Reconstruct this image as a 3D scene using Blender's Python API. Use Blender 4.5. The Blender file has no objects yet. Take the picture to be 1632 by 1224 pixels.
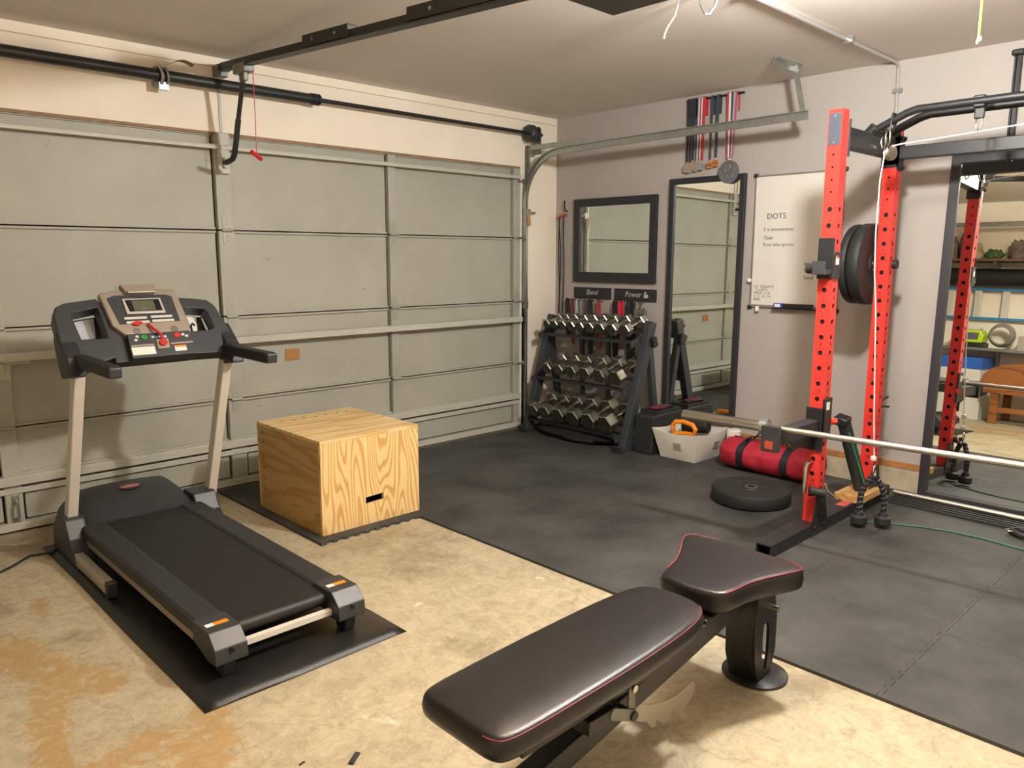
import bpy, bmesh, math, random
from math import radians, sin, cos, pi, sqrt, atan2
from mathutils import Vector, Matrix, Euler, noise

random.seed(7)
scene = bpy.context.scene
C = scene.collection

# ------------------------------------------------------------------ camera
cam_data = bpy.data.cameras.new('camera')
cam_data.sensor_width = 36.0
cam_data.lens = 1231.0 / 1632.0 * 36.0
cam_data.clip_start = 0.05
cam_data.clip_end = 60
cam = bpy.data.objects.new('camera', cam_data)
C.objects.link(cam)
YAW, PITCH, ROLL = radians(43.92), radians(9.33), radians(0.10)
_f = Vector((cos(PITCH) * sin(YAW), cos(PITCH) * cos(YAW), -sin(PITCH)))
_r = Vector((cos(YAW), -sin(YAW), 0))
_u = _r.cross(_f)
_r2 = cos(ROLL) * _r + sin(ROLL) * _u
_u2 = -sin(ROLL) * _r + cos(ROLL) * _u
cam.matrix_world = Matrix(((_r2.x, _u2.x, -_f.x, -4.9055), (_r2.y, _u2.y, -_f.y, -4.5586), (_r2.z, _u2.z, -_f.z, 1.42), (0, 0, 0, 1)))
scene.camera = cam

# ------------------------------------------------------------------ world, exposure
world = bpy.data.worlds.new('world')
scene.world = world
world.use_nodes = True
world.node_tree.nodes['Background'].inputs[0].default_value = (0.9, 0.93, 1.0, 1)
world.node_tree.nodes['Background'].inputs[1].default_value = 0.05
vs = scene.view_settings
vs.view_transform = 'Standard'
vs.look = 'None'
vs.exposure = 0.0
vs.gamma = 1.0
vs.use_curve_mapping = False
LAMP_POS = (-2.16, -3.44)          # bare led lamp on the ceiling, just above the frame
LAMP_STRENGTH = 1230.0
OPENER_BULB = 170.0


# ------------------------------------------------------------------ helpers
def lin(h):
    h = h.lstrip('#')
    v = [int(h[i:i + 2], 16) / 255 for i in (0, 2, 4)]
    return tuple(x / 12.92 if x <= 0.04045 else ((x + 0.055) / 1.055) ** 2.4 for x in v) + (1.0,)


MATS = {}


def mat(name, color='#808080', rough=0.5, metal=0.0, spec=0.5, noise_amt=0.0, noise_scale=20.0, bump=0.0, bump_scale=200.0,
        emit=None, emit_strength=0.0, coat=0.0):
    if name in MATS:
        return MATS[name]
    m = bpy.data.materials.new(name)
    m.use_nodes = True
    nt = m.node_tree
    b = nt.nodes['Principled BSDF']
    col = lin(color) if isinstance(color, str) else tuple(color) + (1.0,)
    b.inputs['Base Color'].default_value = col
    b.inputs['Roughness'].default_value = rough
    b.inputs['Metallic'].default_value = metal
    b.inputs['Specular IOR Level'].default_value = spec
    b.inputs['Coat Weight'].default_value = coat
    if emit:
        b.inputs['Emission Color'].default_value = lin(emit)
        b.inputs['Emission Strength'].default_value = emit_strength
    tc = nt.nodes.new('ShaderNodeTexCoord')
    if noise_amt > 0:
        n = nt.nodes.new('ShaderNodeTexNoise')
        n.inputs['Scale'].default_value = noise_scale
        n.inputs['Detail'].default_value = 5
        nt.links.new(tc.outputs['Object'], n.inputs['Vector'])
        r = nt.nodes.new('ShaderNodeValToRGB')
        r.color_ramp.elements[0].position = 0.3
        r.color_ramp.elements[1].position = 0.7
        k0, k1 = 1 - noise_amt, 1 + noise_amt
        r.color_ramp.elements[0].color = tuple(min(1, c * k0) for c in col[:3]) + (1,)
        r.color_ramp.elements[1].color = tuple(min(1, c * k1) for c in col[:3]) + (1,)
        nt.links.new(n.outputs['Fac'], r.inputs['Fac'])
        nt.links.new(r.outputs['Color'], b.inputs['Base Color'])
    if bump > 0:
        n2 = nt.nodes.new('ShaderNodeTexNoise')
        n2.inputs['Scale'].default_value = bump_scale
        n2.inputs['Detail'].default_value = 3
        nt.links.new(tc.outputs['Object'], n2.inputs['Vector'])
        bp = nt.nodes.new('ShaderNodeBump')
        bp.inputs['Strength'].default_value = bump
        bp.inputs['Distance'].default_value = 0.002
        nt.links.new(n2.outputs['Fac'], bp.inputs['Height'])
        nt.links.new(bp.outputs['Normal'], b.inputs['Normal'])
    MATS[name] = m
    return m


def finish(name, bm, m, parent=None, org=None, smooth=True, bevel=0.0, bseg=2, angle=35):
    """bm in world coordinates -> one mesh object, a child of parent (whose origin is parent.location)."""
    me = bpy.data.meshes.new(name)
    if parent is not None and org is None:
        org = parent.matrix_basis.translation if parent.parent is None else parent['_org']
    if org is not None:
        bmesh.ops.translate(bm, vec=-Vector(org), verts=bm.verts)
    bmesh.ops.recalc_face_normals(bm, faces=bm.faces)
    bm.to_mesh(me)
    bm.free()
    if smooth:
        me.shade_smooth()
        me.set_sharp_from_angle(angle=radians(angle))
    o = bpy.data.objects.new(name, me)
    me.materials.append(m)
    C.objects.link(o)
    if org is not None and parent is None:
        o.location = org
    if parent is not None:
        o.parent = parent
        if org is not None:
            o['_org'] = Vector(org)[:]
    if bevel > 0:
        md = o.modifiers.new('bevel', 'BEVEL')
        md.width = bevel
        md.segments = bseg
        md.limit_method = 'ANGLE'
        md.angle_limit = radians(40)
    return o


def B():
    return bmesh.new()


def box(bm, lo, hi):
    x0, y0, z0 = lo
    x1, y1, z1 = hi
    v = [bm.verts.new(p) for p in ((x0, y0, z0), (x1, y0, z0), (x1, y1, z0), (x0, y1, z0), (x0, y0, z1), (x1, y0, z1), (x1, y1, z1), (x0, y1, z1))]
    for f in ((0, 3, 2, 1), (4, 5, 6, 7), (0, 1, 5, 4), (1, 2, 6, 5), (2, 3, 7, 6), (3, 0, 4, 7)):
        bm.faces.new([v[i] for i in f])
    return bm


def cbox(bm, c, s, rot=None):
    """box by centre and size, optional rotation Euler tuple in radians or Matrix"""
    h = Vector(s) / 2
    R = Matrix.Identity(3) if rot is None else (rot if isinstance(rot, Matrix) else Euler(rot).to_matrix())
    v = []
    for sx, sy, sz in ((-1, -1, -1), (1, -1, -1), (1, 1, -1), (-1, 1, -1), (-1, -1, 1), (1, -1, 1), (1, 1, 1), (-1, 1, 1)):
        v.append(bm.verts.new(Vector(c) + R @ Vector((sx * h.x, sy * h.y, sz * h.z))))
    for f in ((0, 3, 2, 1), (4, 5, 6, 7), (0, 1, 5, 4), (1, 2, 6, 5), (2, 3, 7, 6), (3, 0, 4, 7)):
        bm.faces.new([v[i] for i in f])
    return bm


def frame_of(d, up=(0, 0, 1)):
    d = Vector(d).normalized()
    up = Vector(up)
    if abs(d.dot(up)) > 0.98:
        up = Vector((0, 1, 0)) if abs(d.y) < 0.9 else Vector((1, 0, 0))
    a = up.cross(d).normalized()
    b = d.cross(a).normalized()
    return a, b, d


def bar(bm, p0, p1, w, h, up=(0, 0, 1)):
    """rectangular bar from p0 to p1: w sideways, h along up"""
    p0, p1 = Vector(p0), Vector(p1)
    a, b, d = frame_of(p1 - p0, up)
    R = Matrix((a, b, d)).transposed()
    return cbox(bm, (p0 + p1) / 2, (w, h, (p1 - p0).length), R)


def cyl(bm, p0, p1, r, seg=16, r2=None, caps=True):
    p0, p1 = Vector(p0), Vector(p1)
    a, b, d = frame_of(p1 - p0)
    r2 = r if r2 is None else r2
    A, Bv = [], []
    for i in range(seg):
        t = 2 * pi * i / seg
        o = a * cos(t) + b * sin(t)
        A.append(bm.verts.new(p0 + o * r))
        Bv.append(bm.verts.new(p1 + o * r2))
    for i in range(seg):
        j = (i + 1) % seg
        bm.faces.new((A[i], A[j], Bv[j], Bv[i]))
    if caps:
        bm.faces.new(A[::-1])
        bm.faces.new(Bv)
    return bm


def tube(bm, pts, r, seg=10, caps=True, flat=None, closed=False):
    """tube along a polyline; flat=(w,h) gives an elliptic section"""
    P = [Vector(p) for p in pts]
    n = len(P)
    rings = []
    prev = None
    for i in range(n):
        if closed:
            t = (P[(i + 1) % n] - P[i - 1]).normalized()
        elif i == 0:
            t = (P[1] - P[0]).normalized()
        elif i == n - 1:
            t = (P[-1] - P[-2]).normalized()
        else:
            t = ((P[i] - P[i - 1]).normalized() + (P[i + 1] - P[i]).normalized()).normalized()
        if prev is None:
            a, b, _ = frame_of(t)
        else:
            a = (prev - t * prev.dot(t)).normalized()
            b = t.cross(a).normalized()
        prev = a
        rr = r[i] if isinstance(r, (list, tuple)) else r
        ring = []
        for k in range(seg):
            q = 2 * pi * k / seg
            if flat:
                ring.append(bm.verts.new(P[i] + a * cos(q) * flat[0] + b * sin(q) * flat[1]))
            else:
                ring.append(bm.verts.new(P[i] + a * cos(q) * rr + b * sin(q) * rr))
        rings.append(ring)
    m = n if closed else n - 1
    for i in range(m):
        R0, R1 = rings[i], rings[(i + 1) % n]
        for k in range(seg):
            j = (k + 1) % seg
            bm.faces.new((R0[k], R0[j], R1[j], R1[k]))
    if caps and not closed:
        bm.faces.new(rings[0][::-1])
        bm.faces.new(rings[-1])
    return bm


def prism(bm, poly, o, u, v, n, d0, d1):
    """2D polygon in the frame (o,u,v), extruded along n from d0 to d1"""
    o, u, v, n = Vector(o), Vector(u), Vector(v), Vector(n)
    A = [bm.verts.new(o + u * p[0] + v * p[1] + n * d0) for p in poly]
    Bv = [bm.verts.new(o + u * p[0] + v * p[1] + n * d1) for p in poly]
    k = len(poly)
    bm.faces.new(A[::-1])
    bm.faces.new(Bv)
    for i in range(k):
        j = (i + 1) % k
        bm.faces.new((A[i], A[j], Bv[j], Bv[i]))
    return bm


def ring_prism(bm, outer, inner, o, u, v, n, d0, d1):
    """frame between two polygons of the same vertex count"""
    o, u, v, n = Vector(o), Vector(u), Vector(v), Vector(n)
    L = []
    for poly in (outer, inner):
        for d in (d0, d1):
            L.append([bm.verts.new(o + u * p[0] + v * p[1] + n * d) for p in poly])
    O0, O1, I0, I1 = L
    k = len(outer)
    for i in range(k):
        j = (i + 1) % k
        bm.faces.new((O1[i], O1[j], I1[j], I1[i]))
        bm.faces.new((O0[j], O0[i], I0[i], I0[j]))
        bm.faces.new((O0[i], O0[j], O1[j], O1[i]))
        bm.faces.new((I0[j], I0[i], I1[i], I1[j]))
    return bm


def lathe(bm, prof, o, axis=(0, 0, 1), seg=32):
    """profile [(r,h)] turned about axis through o"""
    o = Vector(o)
    a, b, d = frame_of(axis)
    rings = []
    for r, h in prof:
        if r < 1e-6:
            rings.append([bm.verts.new(o + d * h)])
        else:
            rings.append([bm.verts.new(o + d * h + a * (r * cos(2 * pi * i / seg)) + b * (r * sin(2 * pi * i / seg))) for i in range(seg)])
    for R0, R1 in zip(rings, rings[1:]):
        for i in range(seg):
            j = (i + 1) % seg
            if len(R0) == 1 and len(R1) > 1:
                bm.faces.new((R0[0], R1[j], R1[i]))
            elif len(R1) == 1 and len(R0) > 1:
                bm.faces.new((R0[i], R0[j], R1[0]))
            elif len(R0) > 1:
                bm.faces.new((R0[i], R0[j], R1[j], R1[i]))
    return bm


def tag(o, label, cat, group=None, kind=None):
    if label:
        o['label'] = label
    if cat:
        o['category'] = cat
    if group:
        o['group'] = group
    if kind:
        o['kind'] = kind
    return o


def thing(name, label, cat, loc=(0, 0, 0), group=None):
    o = bpy.data.objects.new(name, None)
    o.empty_display_size = 0.1
    C.objects.link(o)
    o.location = loc
    return tag(o, label, cat, group)


def struct_empty(name, loc):
    o = bpy.data.objects.new(name, None)
    C.objects.link(o)
    o.location = loc
    o['kind'] = 'structure'
    return o


def struct(name, bm, m, **k):
    o = finish(name, bm, m, **k)
    o['kind'] = 'structure'
    return o


def share(src, name, parent, loc):
    """another object using src's mesh, placed at loc relative to its parent"""
    o = bpy.data.objects.new(name, src.data)
    C.objects.link(o)
    o.parent = parent
    o.location = loc
    return o


def text_mesh(name, body, size, o, u, v, m, parent, off=0.0008, align='CENTER', shear=0.0):
    cu = bpy.data.curves.new(name, 'FONT')
    cu.body = body
    cu.size = size
    cu.align_x = align
    cu.align_y = 'CENTER'
    cu.shear = shear
    cu.resolution_u = 3
    cu.extrude = 0.0003
    tmp = bpy.data.objects.new('tmp_text', cu)
    C.objects.link(tmp)
    dg = bpy.context.evaluated_depsgraph_get()
    me = bpy.data.meshes.new_from_object(tmp.evaluated_get(dg))
    bpy.data.objects.remove(tmp)
    bpy.data.curves.remove(cu)
    u, v = Vector(u).normalized(), Vector(v).normalized()
    n = u.cross(v)
    org = parent.location if parent.parent is None else Vector(parent['_org'])
    M = Matrix(((u.x, v.x, n.x, 0), (u.y, v.y, n.y, 0), (u.z, v.z, n.z, 0), (0, 0, 0, 1)))
    me.transform(Matrix.Translation(Vector(o) + n * off - org) @ M)
    me.materials.clear()
    me.materials.append(m)
    ob = bpy.data.objects.new(name, me)
    C.objects.link(ob)
    ob.parent = parent
    return ob


def rrect(x0, y0, x1, y1, r, k=5):
    pts = []
    for cx, cy, a0 in ((x1 - r, y0 + r, -pi / 2), (x1 - r, y1 - r, 0), (x0 + r, y1 - r, pi / 2), (x0 + r, y0 + r, pi)):
        for i in range(k + 1):
            a = a0 + pi / 2 * i / k
            pts.append((cx + r * cos(a), cy + r * sin(a)))
    return pts


X, Y, Z = Vector((1, 0, 0)), Vector((0, 1, 0)), Vector((0, 0, 1))

# ------------------------------------------------------------------ materials
M_white = mat('matte_white', '#d9d6cc', 0.6)
M_cream = mat('cream_paint', '#f1e7d6', 0.75, noise_amt=0.04, noise_scale=3, bump=0.25, bump_scale=90)
M_ceil = mat('ceiling_paint', '#dcd6ce', 0.85, noise_amt=0.03, noise_scale=2, bump=0.3, bump_scale=140)
M_grey = mat('grey_paint', '#aca59f', 0.7, noise_amt=0.03, noise_scale=2, bump=0.2, bump_scale=120)
M_stem = mat('stem_concrete', '#b5a88f', 0.9, noise_amt=0.16, noise_scale=14, bump=0.6, bump_scale=60)
M_sill = mat('sill_wood', '#a87440', 0.7, noise_amt=0.18, noise_scale=25)
M_black = mat('black_plastic', '#232424', 0.45, noise_amt=0.05, noise_scale=40)
M_blackm = mat('black_powder_coat', '#1d1e20', 0.42, spec=0.5, bump=0.15, bump_scale=500)
M_dark = mat('dark_grey_metal', '#2c2d2f', 0.4, metal=0.3)
M_steel = mat('galvanised_steel', '#a9aca8', 0.38, metal=0.85, noise_amt=0.12, noise_scale=30)
M_chrome = mat('chrome', '#cfcac0', 0.22, metal=1.0)
M_knurl = mat('worn_bar_steel', '#c9c3b6', 0.34, metal=1.0, bump=0.4, bump_scale=900)
M_red = mat('red_powder_coat', '#d8372f', 0.38, spec=0.4, noise_amt=0.03, noise_scale=8)
M_redp = mat('red_plastic', '#c3201c', 0.35)
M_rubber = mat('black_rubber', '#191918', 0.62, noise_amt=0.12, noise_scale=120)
M_hole = mat('hole_black', '#060606', 0.9)
M_silver = mat('silver_plastic', '#a59a8c', 0.35, metal=0.45)
M_tube = mat('silver_tube', '#d6cfc4', 0.4, metal=0.1)
M_orange = mat('orange_plastic', '#f08a12', 0.4)
M_paper = mat('white_paper', '#e9e6de', 0.7)
M_ink = mat('ink', '#1d1d22', 0.6)
M_tan = mat('tan_tag', '#b08b50', 0.6)


def mirror_mat():
    m = bpy.data.materials.new('mirror_glass')
    m.use_nodes = True
    b = m.node_tree.nodes['Principled BSDF']
    b.inputs['Base Color'].default_value = (0.86, 0.90, 0.86, 1)
    b.inputs['Metallic'].default_value = 1.0
    b.inputs['Roughness'].default_value = 0.0
    return m


M_mirror = mirror_mat()


def door_mat():
    m = bpy.data.materials.new('door_steel_paint')
    m.use_nodes = True
    nt = m.node_tree
    b = nt.nodes['Principled BSDF']
    b.inputs['Roughness'].default_value = 0.55
    tc = nt.nodes.new('ShaderNodeTexCoord')
    mp = nt.nodes.new('ShaderNodeMapping')
    mp.inputs['Scale'].default_value = (1, 1, 1)
    nt.links.new(tc.outputs['Object'], mp.inputs['Vector'])
    n = nt.nodes.new('ShaderNodeTexNoise')
    n.inputs['Scale'].default_value = 2.2
    n.inputs['Detail'].default_value = 6
    n.inputs['Roughness'].default_value = 0.6
    nt.links.new(mp.outputs['Vector'], n.inputs['Vector'])
    r = nt.nodes.new('ShaderNodeValToRGB')
    r.color_ramp.elements[0].position = 0.3
    r.color_ramp.elements[1].position = 0.72
    r.color_ramp.elements[0].color = lin('#a2a296')
    r.color_ramp.elements[1].color = lin('#b0b0a3')
    nt.links.new(n.outputs['Fac'], r.inputs['Fac'])
    n2 = nt.nodes.new('ShaderNodeTexNoise')
    n2.inputs['Scale'].default_value = 18
    n2.inputs['Detail'].default_value = 8
    nt.links.new(mp.outputs['Vector'], n2.inputs['Vector'])
    r2 = nt.nodes.new('ShaderNodeValToRGB')
    r2.color_ramp.elements[0].position = 0.70
    r2.color_ramp.elements[1].position = 0.80
    nt.links.new(n2.outputs['Fac'], r2.inputs['Fac'])
    mx = nt.nodes.new('ShaderNodeMix')
    mx.data_type = 'RGBA'
    mx.inputs['B'].default_value = lin('#8f8b7c')
    nt.links.new(r2.outputs['Color'], mx.inputs['Factor'])
    nt.links.new(r.outputs['Color'], mx.inputs['A'])
    nt.links.new(mx.outputs['Result'], b.inputs['Base Color'])
    return m


M_door = door_mat()
M_doorgap = mat('door_gap_shade', '#3c3a33', 0.9)  # gap shade put into the colour of the skin behind the panels
M_doorwhite = mat('door_rail_white', '#bcbbaf', 0.5, noise_amt=0.05, noise_scale=8)


def concrete_mat():
    m = bpy.data.materials.new('garage_concrete')
    m.use_nodes = True
    nt = m.node_tree
    N, L = nt.nodes, nt.links
    b = N['Principled BSDF']
    tc = N.new('ShaderNodeTexCoord')

    def noise_(scale, detail=6, rough=0.55, dist=0.0):
        n = N.new('ShaderNodeTexNoise')
        n.inputs['Scale'].default_value = scale
        n.inputs['Detail'].default_value = detail
        n.inputs['Roughness'].default_value = rough
        n.inputs['Distortion'].default_value = dist
        L.new(tc.outputs['Object'], n.inputs['Vector'])
        return n

    def ramp(src, p0, c0, p1, c1):
        r = N.new('ShaderNodeValToRGB')
        r.color_ramp.elements[0].position = p0
        r.color_ramp.elements[0].color = c0
        r.color_ramp.elements[1].position = p1
        r.color_ramp.elements[1].color = c1
        L.new(src, r.inputs['Fac'])
        return r

    def mix(f, a, bb):
        x = N.new('ShaderNodeMix')
        x.data_type = 'RGBA'
        if isinstance(f, float):
            x.inputs['Factor'].default_value = f
        else:
            L.new(f, x.inputs['Factor'])
        for key, val in (('A', a), ('B', bb)):
            if isinstance(val, tuple):
                x.inputs[key].default_value = val
            else:
                L.new(val, x.inputs[key])
        return x.outputs['Result']

    W, K = (1, 1, 1, 1), (0, 0, 0, 1)
    base = ramp(noise_(1.6, 8, 0.6, 0.6).outputs['Fac'], 0.32, lin('#958a75'), 0.70, lin('#bfb497')).outputs['Color']
    blot = ramp(noise_(6.5, 7, 0.65, 1.2).outputs['Fac'], 0.50, K, 0.74, W).outputs['Color']
    c = mix(blot, base, lin('#a3957a'))
    spots = ramp(noise_(3.1, 9, 0.7, 0.4).outputs['Fac'], 0.58, K, 0.76, (0.75, 0.75, 0.75, 1)).outputs['Color']
    c = mix(spots, c, lin('#8f8068'))
    specks = ramp(noise_(34, 4, 0.7).outputs['Fac'], 0.70, K, 0.78, (0.7, 0.7, 0.7, 1)).outputs['Color']
    c = mix(specks, c, lin('#81745f'))
    fine = ramp(noise_(55, 8, 0.75, 0.5).outputs['Fac'], 0.36, lin('#8d8068'), 0.62, lin('#d6caab'))
    c = mix(0.30, c, fine.outputs['Color'])
    mid = ramp(noise_(13, 9, 0.78, 1.0).outputs['Fac'], 0.40, lin('#8a7c60'), 0.60, lin('#cfc3a4'))
    c = mix(0.34, c, mid.outputs['Color'])
    # hairline cracks
    wn = noise_(2.4, 6, 0.6)
    va = N.new('ShaderNodeVectorMath')
    va.operation = 'MULTIPLY_ADD'
    L.new(wn.outputs['Color'], va.inputs[0])
    va.inputs[1].default_value = (0.55, 0.55, 0.0)
    L.new(tc.outputs['Object'], va.inputs[2])
    vo = N.new('ShaderNodeTexVoronoi')
    vo.feature = 'DISTANCE_TO_EDGE'
    vo.inputs['Scale'].default_value = 0.75
    L.new(va.outputs[0], vo.inputs['Vector'])
    ck = ramp(vo.outputs['Distance'], 0.0, (0.28, 0.28, 0.28, 1), 0.0045, K)
    c = mix(ck.outputs['Color'], c, lin('#5f543f'))
    # marks with a shape of their own: rust streaks, grime, pale scuffs
    for att, col, thr in (('rust', '#a9844a', 0.66), ('grime', '#7d7058', 0.66), ('pale', '#ddd5c3', 0.8)):
        a = N.new('ShaderNodeAttribute')
        a.attribute_name = att
        nz = noise_(17 if att == 'rust' else 7, 10, 0.78, 1.2)
        ad = N.new('ShaderNodeMath')
        ad.operation = 'MULTIPLY_ADD'
        L.new(nz.outputs['Fac'], ad.inputs[0])
        ad.inputs[1].default_value = 4.4 if att == 'rust' else 2.2
        ad.inputs[2].default_value = -2.2 if att == 'rust' else -1.1
        a2 = N.new('ShaderNodeMath')
        a2.operation = 'ADD'
        L.new(a.outputs['Fac'], a2.inputs[0])
        L.new(ad.outputs[0], a2.inputs[1])
        mk = ramp(a2.outputs[0], thr - (0.30 if att == 'grime' else 0.16), K, thr + 0.34, (0.7, 0.7, 0.7, 1))
        c = mix(mk.outputs['Color'], c, lin(col))
    L.new(c, b.inputs['Base Color'])
    rg = ramp(noise_(5, 5).outputs['Fac'], 0.3, (0.42, 0.42, 0.42, 1), 0.7, (0.62, 0.62, 0.62, 1))
    L.new(rg.outputs['Color'], b.inputs['Roughness'])
    bp = N.new('ShaderNodeBump')
    bp.inputs['Strength'].default_value = 0.12
    bp.inputs['Distance'].default_value = 0.004
    L.new(noise_(22, 6, 0.7).outputs['Fac'], bp.inputs['Height'])
    L.new(bp.outputs['Normal'], b.inputs['Normal'])
    return m


def mat_tile_mat():
    m = bpy.data.materials.new('foam_mat_rubber')
    m.use_nodes = True
    nt = m.node_tree
    N, L = nt.nodes, nt.links
    b = N['Principled BSDF']
    geo = N.new('ShaderNodeNewGeometry')
    n = N.new('ShaderNodeTexNoise')
    n.inputs['Scale'].default_value = 2.6
    n.inputs['Detail'].default_value = 7
    n.inputs['Roughness'].default_value = 0.62
    L.new(geo.outputs['Position'], n.inputs['Vector'])
    r = N.new('ShaderNodeValToRGB')
    r.color_ramp.elements[0].position = 0.33
    r.color_ramp.elements[0].color = lin('#2a2a29')
    r.color_ramp.elements[1].position = 0.66
    r.color_ramp.elements[1].color = lin('#4b4a48')
    L.new(n.outputs['Fac'], r.inputs['Fac'])
    n2 = N.new('ShaderNodeTexNoise')
    n2.inputs['Scale'].default_value = 260
    L.new(geo.outputs['Position'], n2.inputs['Vector'])
    bp = N.new('ShaderNodeBump')
    bp.inputs['Strength'].default_value = 0.35
    bp.inputs['Distance'].default_value = 0.002
    L.new(n2.outputs['Fac'], bp.inputs['Height'])
    L.new(bp.outputs['Normal'], b.inputs['Normal'])
    L.new(r.outputs['Color'], b.inputs['Base Color'])
    b.inputs['Roughness'].default_value = 0.62
    b.inputs['Specular IOR Level'].default_value = 0.4
    return m


M_mat = mat_tile_mat()


def ply_mat(name, axis, c0, c1, ring=26.0, seed=0.0):
    """plywood veneer: growth-ring bands warped by noise, stretched along the grain axis"""
    m = bpy.data.materials.new(name)
    m.use_nodes = True
    nt = m.node_tree
    N, L = nt.nodes, nt.links
    b = N['Principled BSDF']
    b.inputs['Roughness'].default_value = 0.55
    tc = N.new('ShaderNodeTexCoord')
    mp = N.new('ShaderNodeMapping')
    sc = {'x': (0.16, 1, 1), 'y': (1, 0.16, 1), 'z': (1, 1, 0.16)}[axis]
    mp.inputs['Scale'].default_value = sc
    mp.inputs['Location'].default_value = (seed, seed * 0.7, seed * 0.3)
    L.new(tc.outputs['Object'], mp.inputs['Vector'])
    n = N.new('ShaderNodeTexNoise')
    n.inputs['Scale'].default_value = 4.2
    n.inputs['Detail'].default_value = 2.0
    n.inputs['Roughness'].default_value = 0.45
    L.new(mp.outputs['Vector'], n.inputs['Vector'])
    mul = N.new('ShaderNodeMath')
    mul.operation = 'MULTIPLY'
    mul.inputs[1].default_value = ring
    L.new(n.outputs['Fac'], mul.inputs[0])
    fr = N.new('ShaderNodeMath')
    fr.operation = 'FRACT'
    L.new(mul.outputs[0], fr.inputs[0])
    r = N.new('ShaderNodeValToRGB')
    r.color_ramp.elements[0].position = 0.0
    r.color_ramp.elements[0].color = lin(c0)
    r.color_ramp.elements[1].position = 0.75
    r.color_ramp.elements[1].color = lin(c1)
    e = r.color_ramp.elements.new(0.97)
    e.color = lin(c1)
    e2 = r.color_ramp.elements.new(0.55)
    e2.color = lin(c0)
    L.new(fr.outputs[0], r.inputs['Fac'])
    n3 = N.new('ShaderNodeTexNoise')
    n3.inputs['Scale'].default_value = 60
    n3.inputs['Detail'].default_value = 4
    L.new(mp.outputs['Vector'], n3.inputs['Vector'])
    mx = N.new('ShaderNodeMix')
    mx.data_type = 'RGBA'
    mx.blend_type = 'MULTIPLY'
    mx.inputs['Factor'].default_value = 0.25
    L.new(r.outputs['Color'], mx.inputs['A'])
    L.new(n3.outputs['Color'], mx.inputs['B'])
    L.new(mx.outputs['Result'], b.inputs['Base Color'])
    return m


M_ply_front = ply_mat('plywood_front', 'z', '#f3d596', '#dcab66', 30, 0.0)
M_ply_side = ply_mat('plywood_side', 'y', '#cfa968', '#bf9452', 9, 3.1)
M_ply_top = ply_mat('plywood_top', 'x', '#f0d29a', '#deb674', 10, 5.3)
M_wood = ply_mat('brown_pine', 'y', '#9a5f2b', '#7d4719', 8, 1.7)
M_block = ply_mat('pale_board', 'x', '#cfa468', '#b98a4c', 8, 9.1)

# ------------------------------------------------------------------ room shell
RX0, RY0, RH = -5.75, -6.7, 2.55
DX0, DX1, DH = -5.30, -0.425, 2.135     # door opening


def build_floor():
    bm = B()
    nx, ny = 230, 268
    lay = {k: bm.verts.layers.float.new(k) for k in ('rust', 'grime', 'pale')}
    rust = [((-4.42, -1.35), (-4.33, -1.72), .10), ((-4.33, -1.72), (-4.24, -1.86), .11), ((-4.36, -1.75), (-4.42, -2.0), .07), ((-4.42, -2.0), (-4.47, -2.25), .06),
            ((-4.47, -2.3), (-4.15, -2.40), .06), ((-4.15, -2.40), (-4.02, -2.26), .07), ((-4.24, -2.33), (-4.10, -2.44), .10), ((-4.22, -1.0), (-4.24, -1.15), .035),
            ((-4.5, -2.25), (-4.55, -2.6), .08), ((-4.1, -2.4), (-4.2, -2.6), .10), ((-4.48, -1.25), (-4.40, -1.5), .09)]
    grime = [((-2.83, -1.75), (-2.75, -1.68), .14), ((-2.62, -1.52), (-2.55, -1.55), .10), ((-2.9, -1.40), (-2.7, -1.38), .12), ((-4.3, -.3), (-4.1, -.2), .14),
             ((-2.75, -2.75), (-2.6, -3.0), .05), ((-4.42, -.95), (-4.40, -1.0), .07), ((-3.9, -.15), (-3.0, -.1), .10), ((-3.2, -2.5), (-3.15, -2.55), .06), ((-2.5, -3.5), (-2.3, -3.7), .07),
             ((-4.2, -1.45), (-4.17, -1.47), .05)]
    pale = [((-3.70, -2.64), (-3.64, -2.74), .022), ((-2.56, -2.27), (-2.53, -2.30), .016), ((-3.08, -2.12), (-3.12, -2.13), .012), ((-2.75, -2.26), (-2.79, -2.20), .012)]

    def val(p, L, soft):
        best = 0.0
        for (a, c, r) in L:
            ax, ay = a
            dx, dy = c[0] - ax, c[1] - ay
            t = max(0, min(1, ((p[0] - ax) * dx + (p[1] - ay) * dy) / (dx * dx + dy * dy + 1e-9)))
            d = sqrt((p[0] - ax - t * dx) ** 2 + (p[1] - ay - t * dy) ** 2)
            best = max(best, 1 - max(0, d - r * 0.5) / (r * soft))
        return max(0.0, best)

    g = []
    for j in range(ny + 1):
        row = []
        for i in range(nx + 1):
            p = (RX0 + (0 - RX0) * i / nx, RY0 + (0 - RY0) * j / ny)
            v = bm.verts.new((p[0], p[1], 0))
            if p[1] < 0 and p[0] < -2.3:
                v[lay['rust']] = val(p, rust, 1.0)
                v[lay['grime']] = val(p, grime, 2.2) * 0.8
                v[lay['pale']] = val(p, pale, 1.0)
            row.append(v)
        g.append(row)
    for j in range(ny):
        for i in range(nx):
            bm.faces.new((g[j][i], g[j][i + 1], g[j + 1][i + 1], g[j + 1][i]))
    e = box(bm, (RX0, RY0, -0.12), (0, 0.10, -0.001))
    me = bpy.data.meshes.new('floor')
    bm.to_mesh(me)
    bm.free()
    o = bpy.data.objects.new('floor', me)
    me.materials.append(concrete_mat())
    C.objects.link(o)
    o['kind'] = 'structure'
    return o


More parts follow.
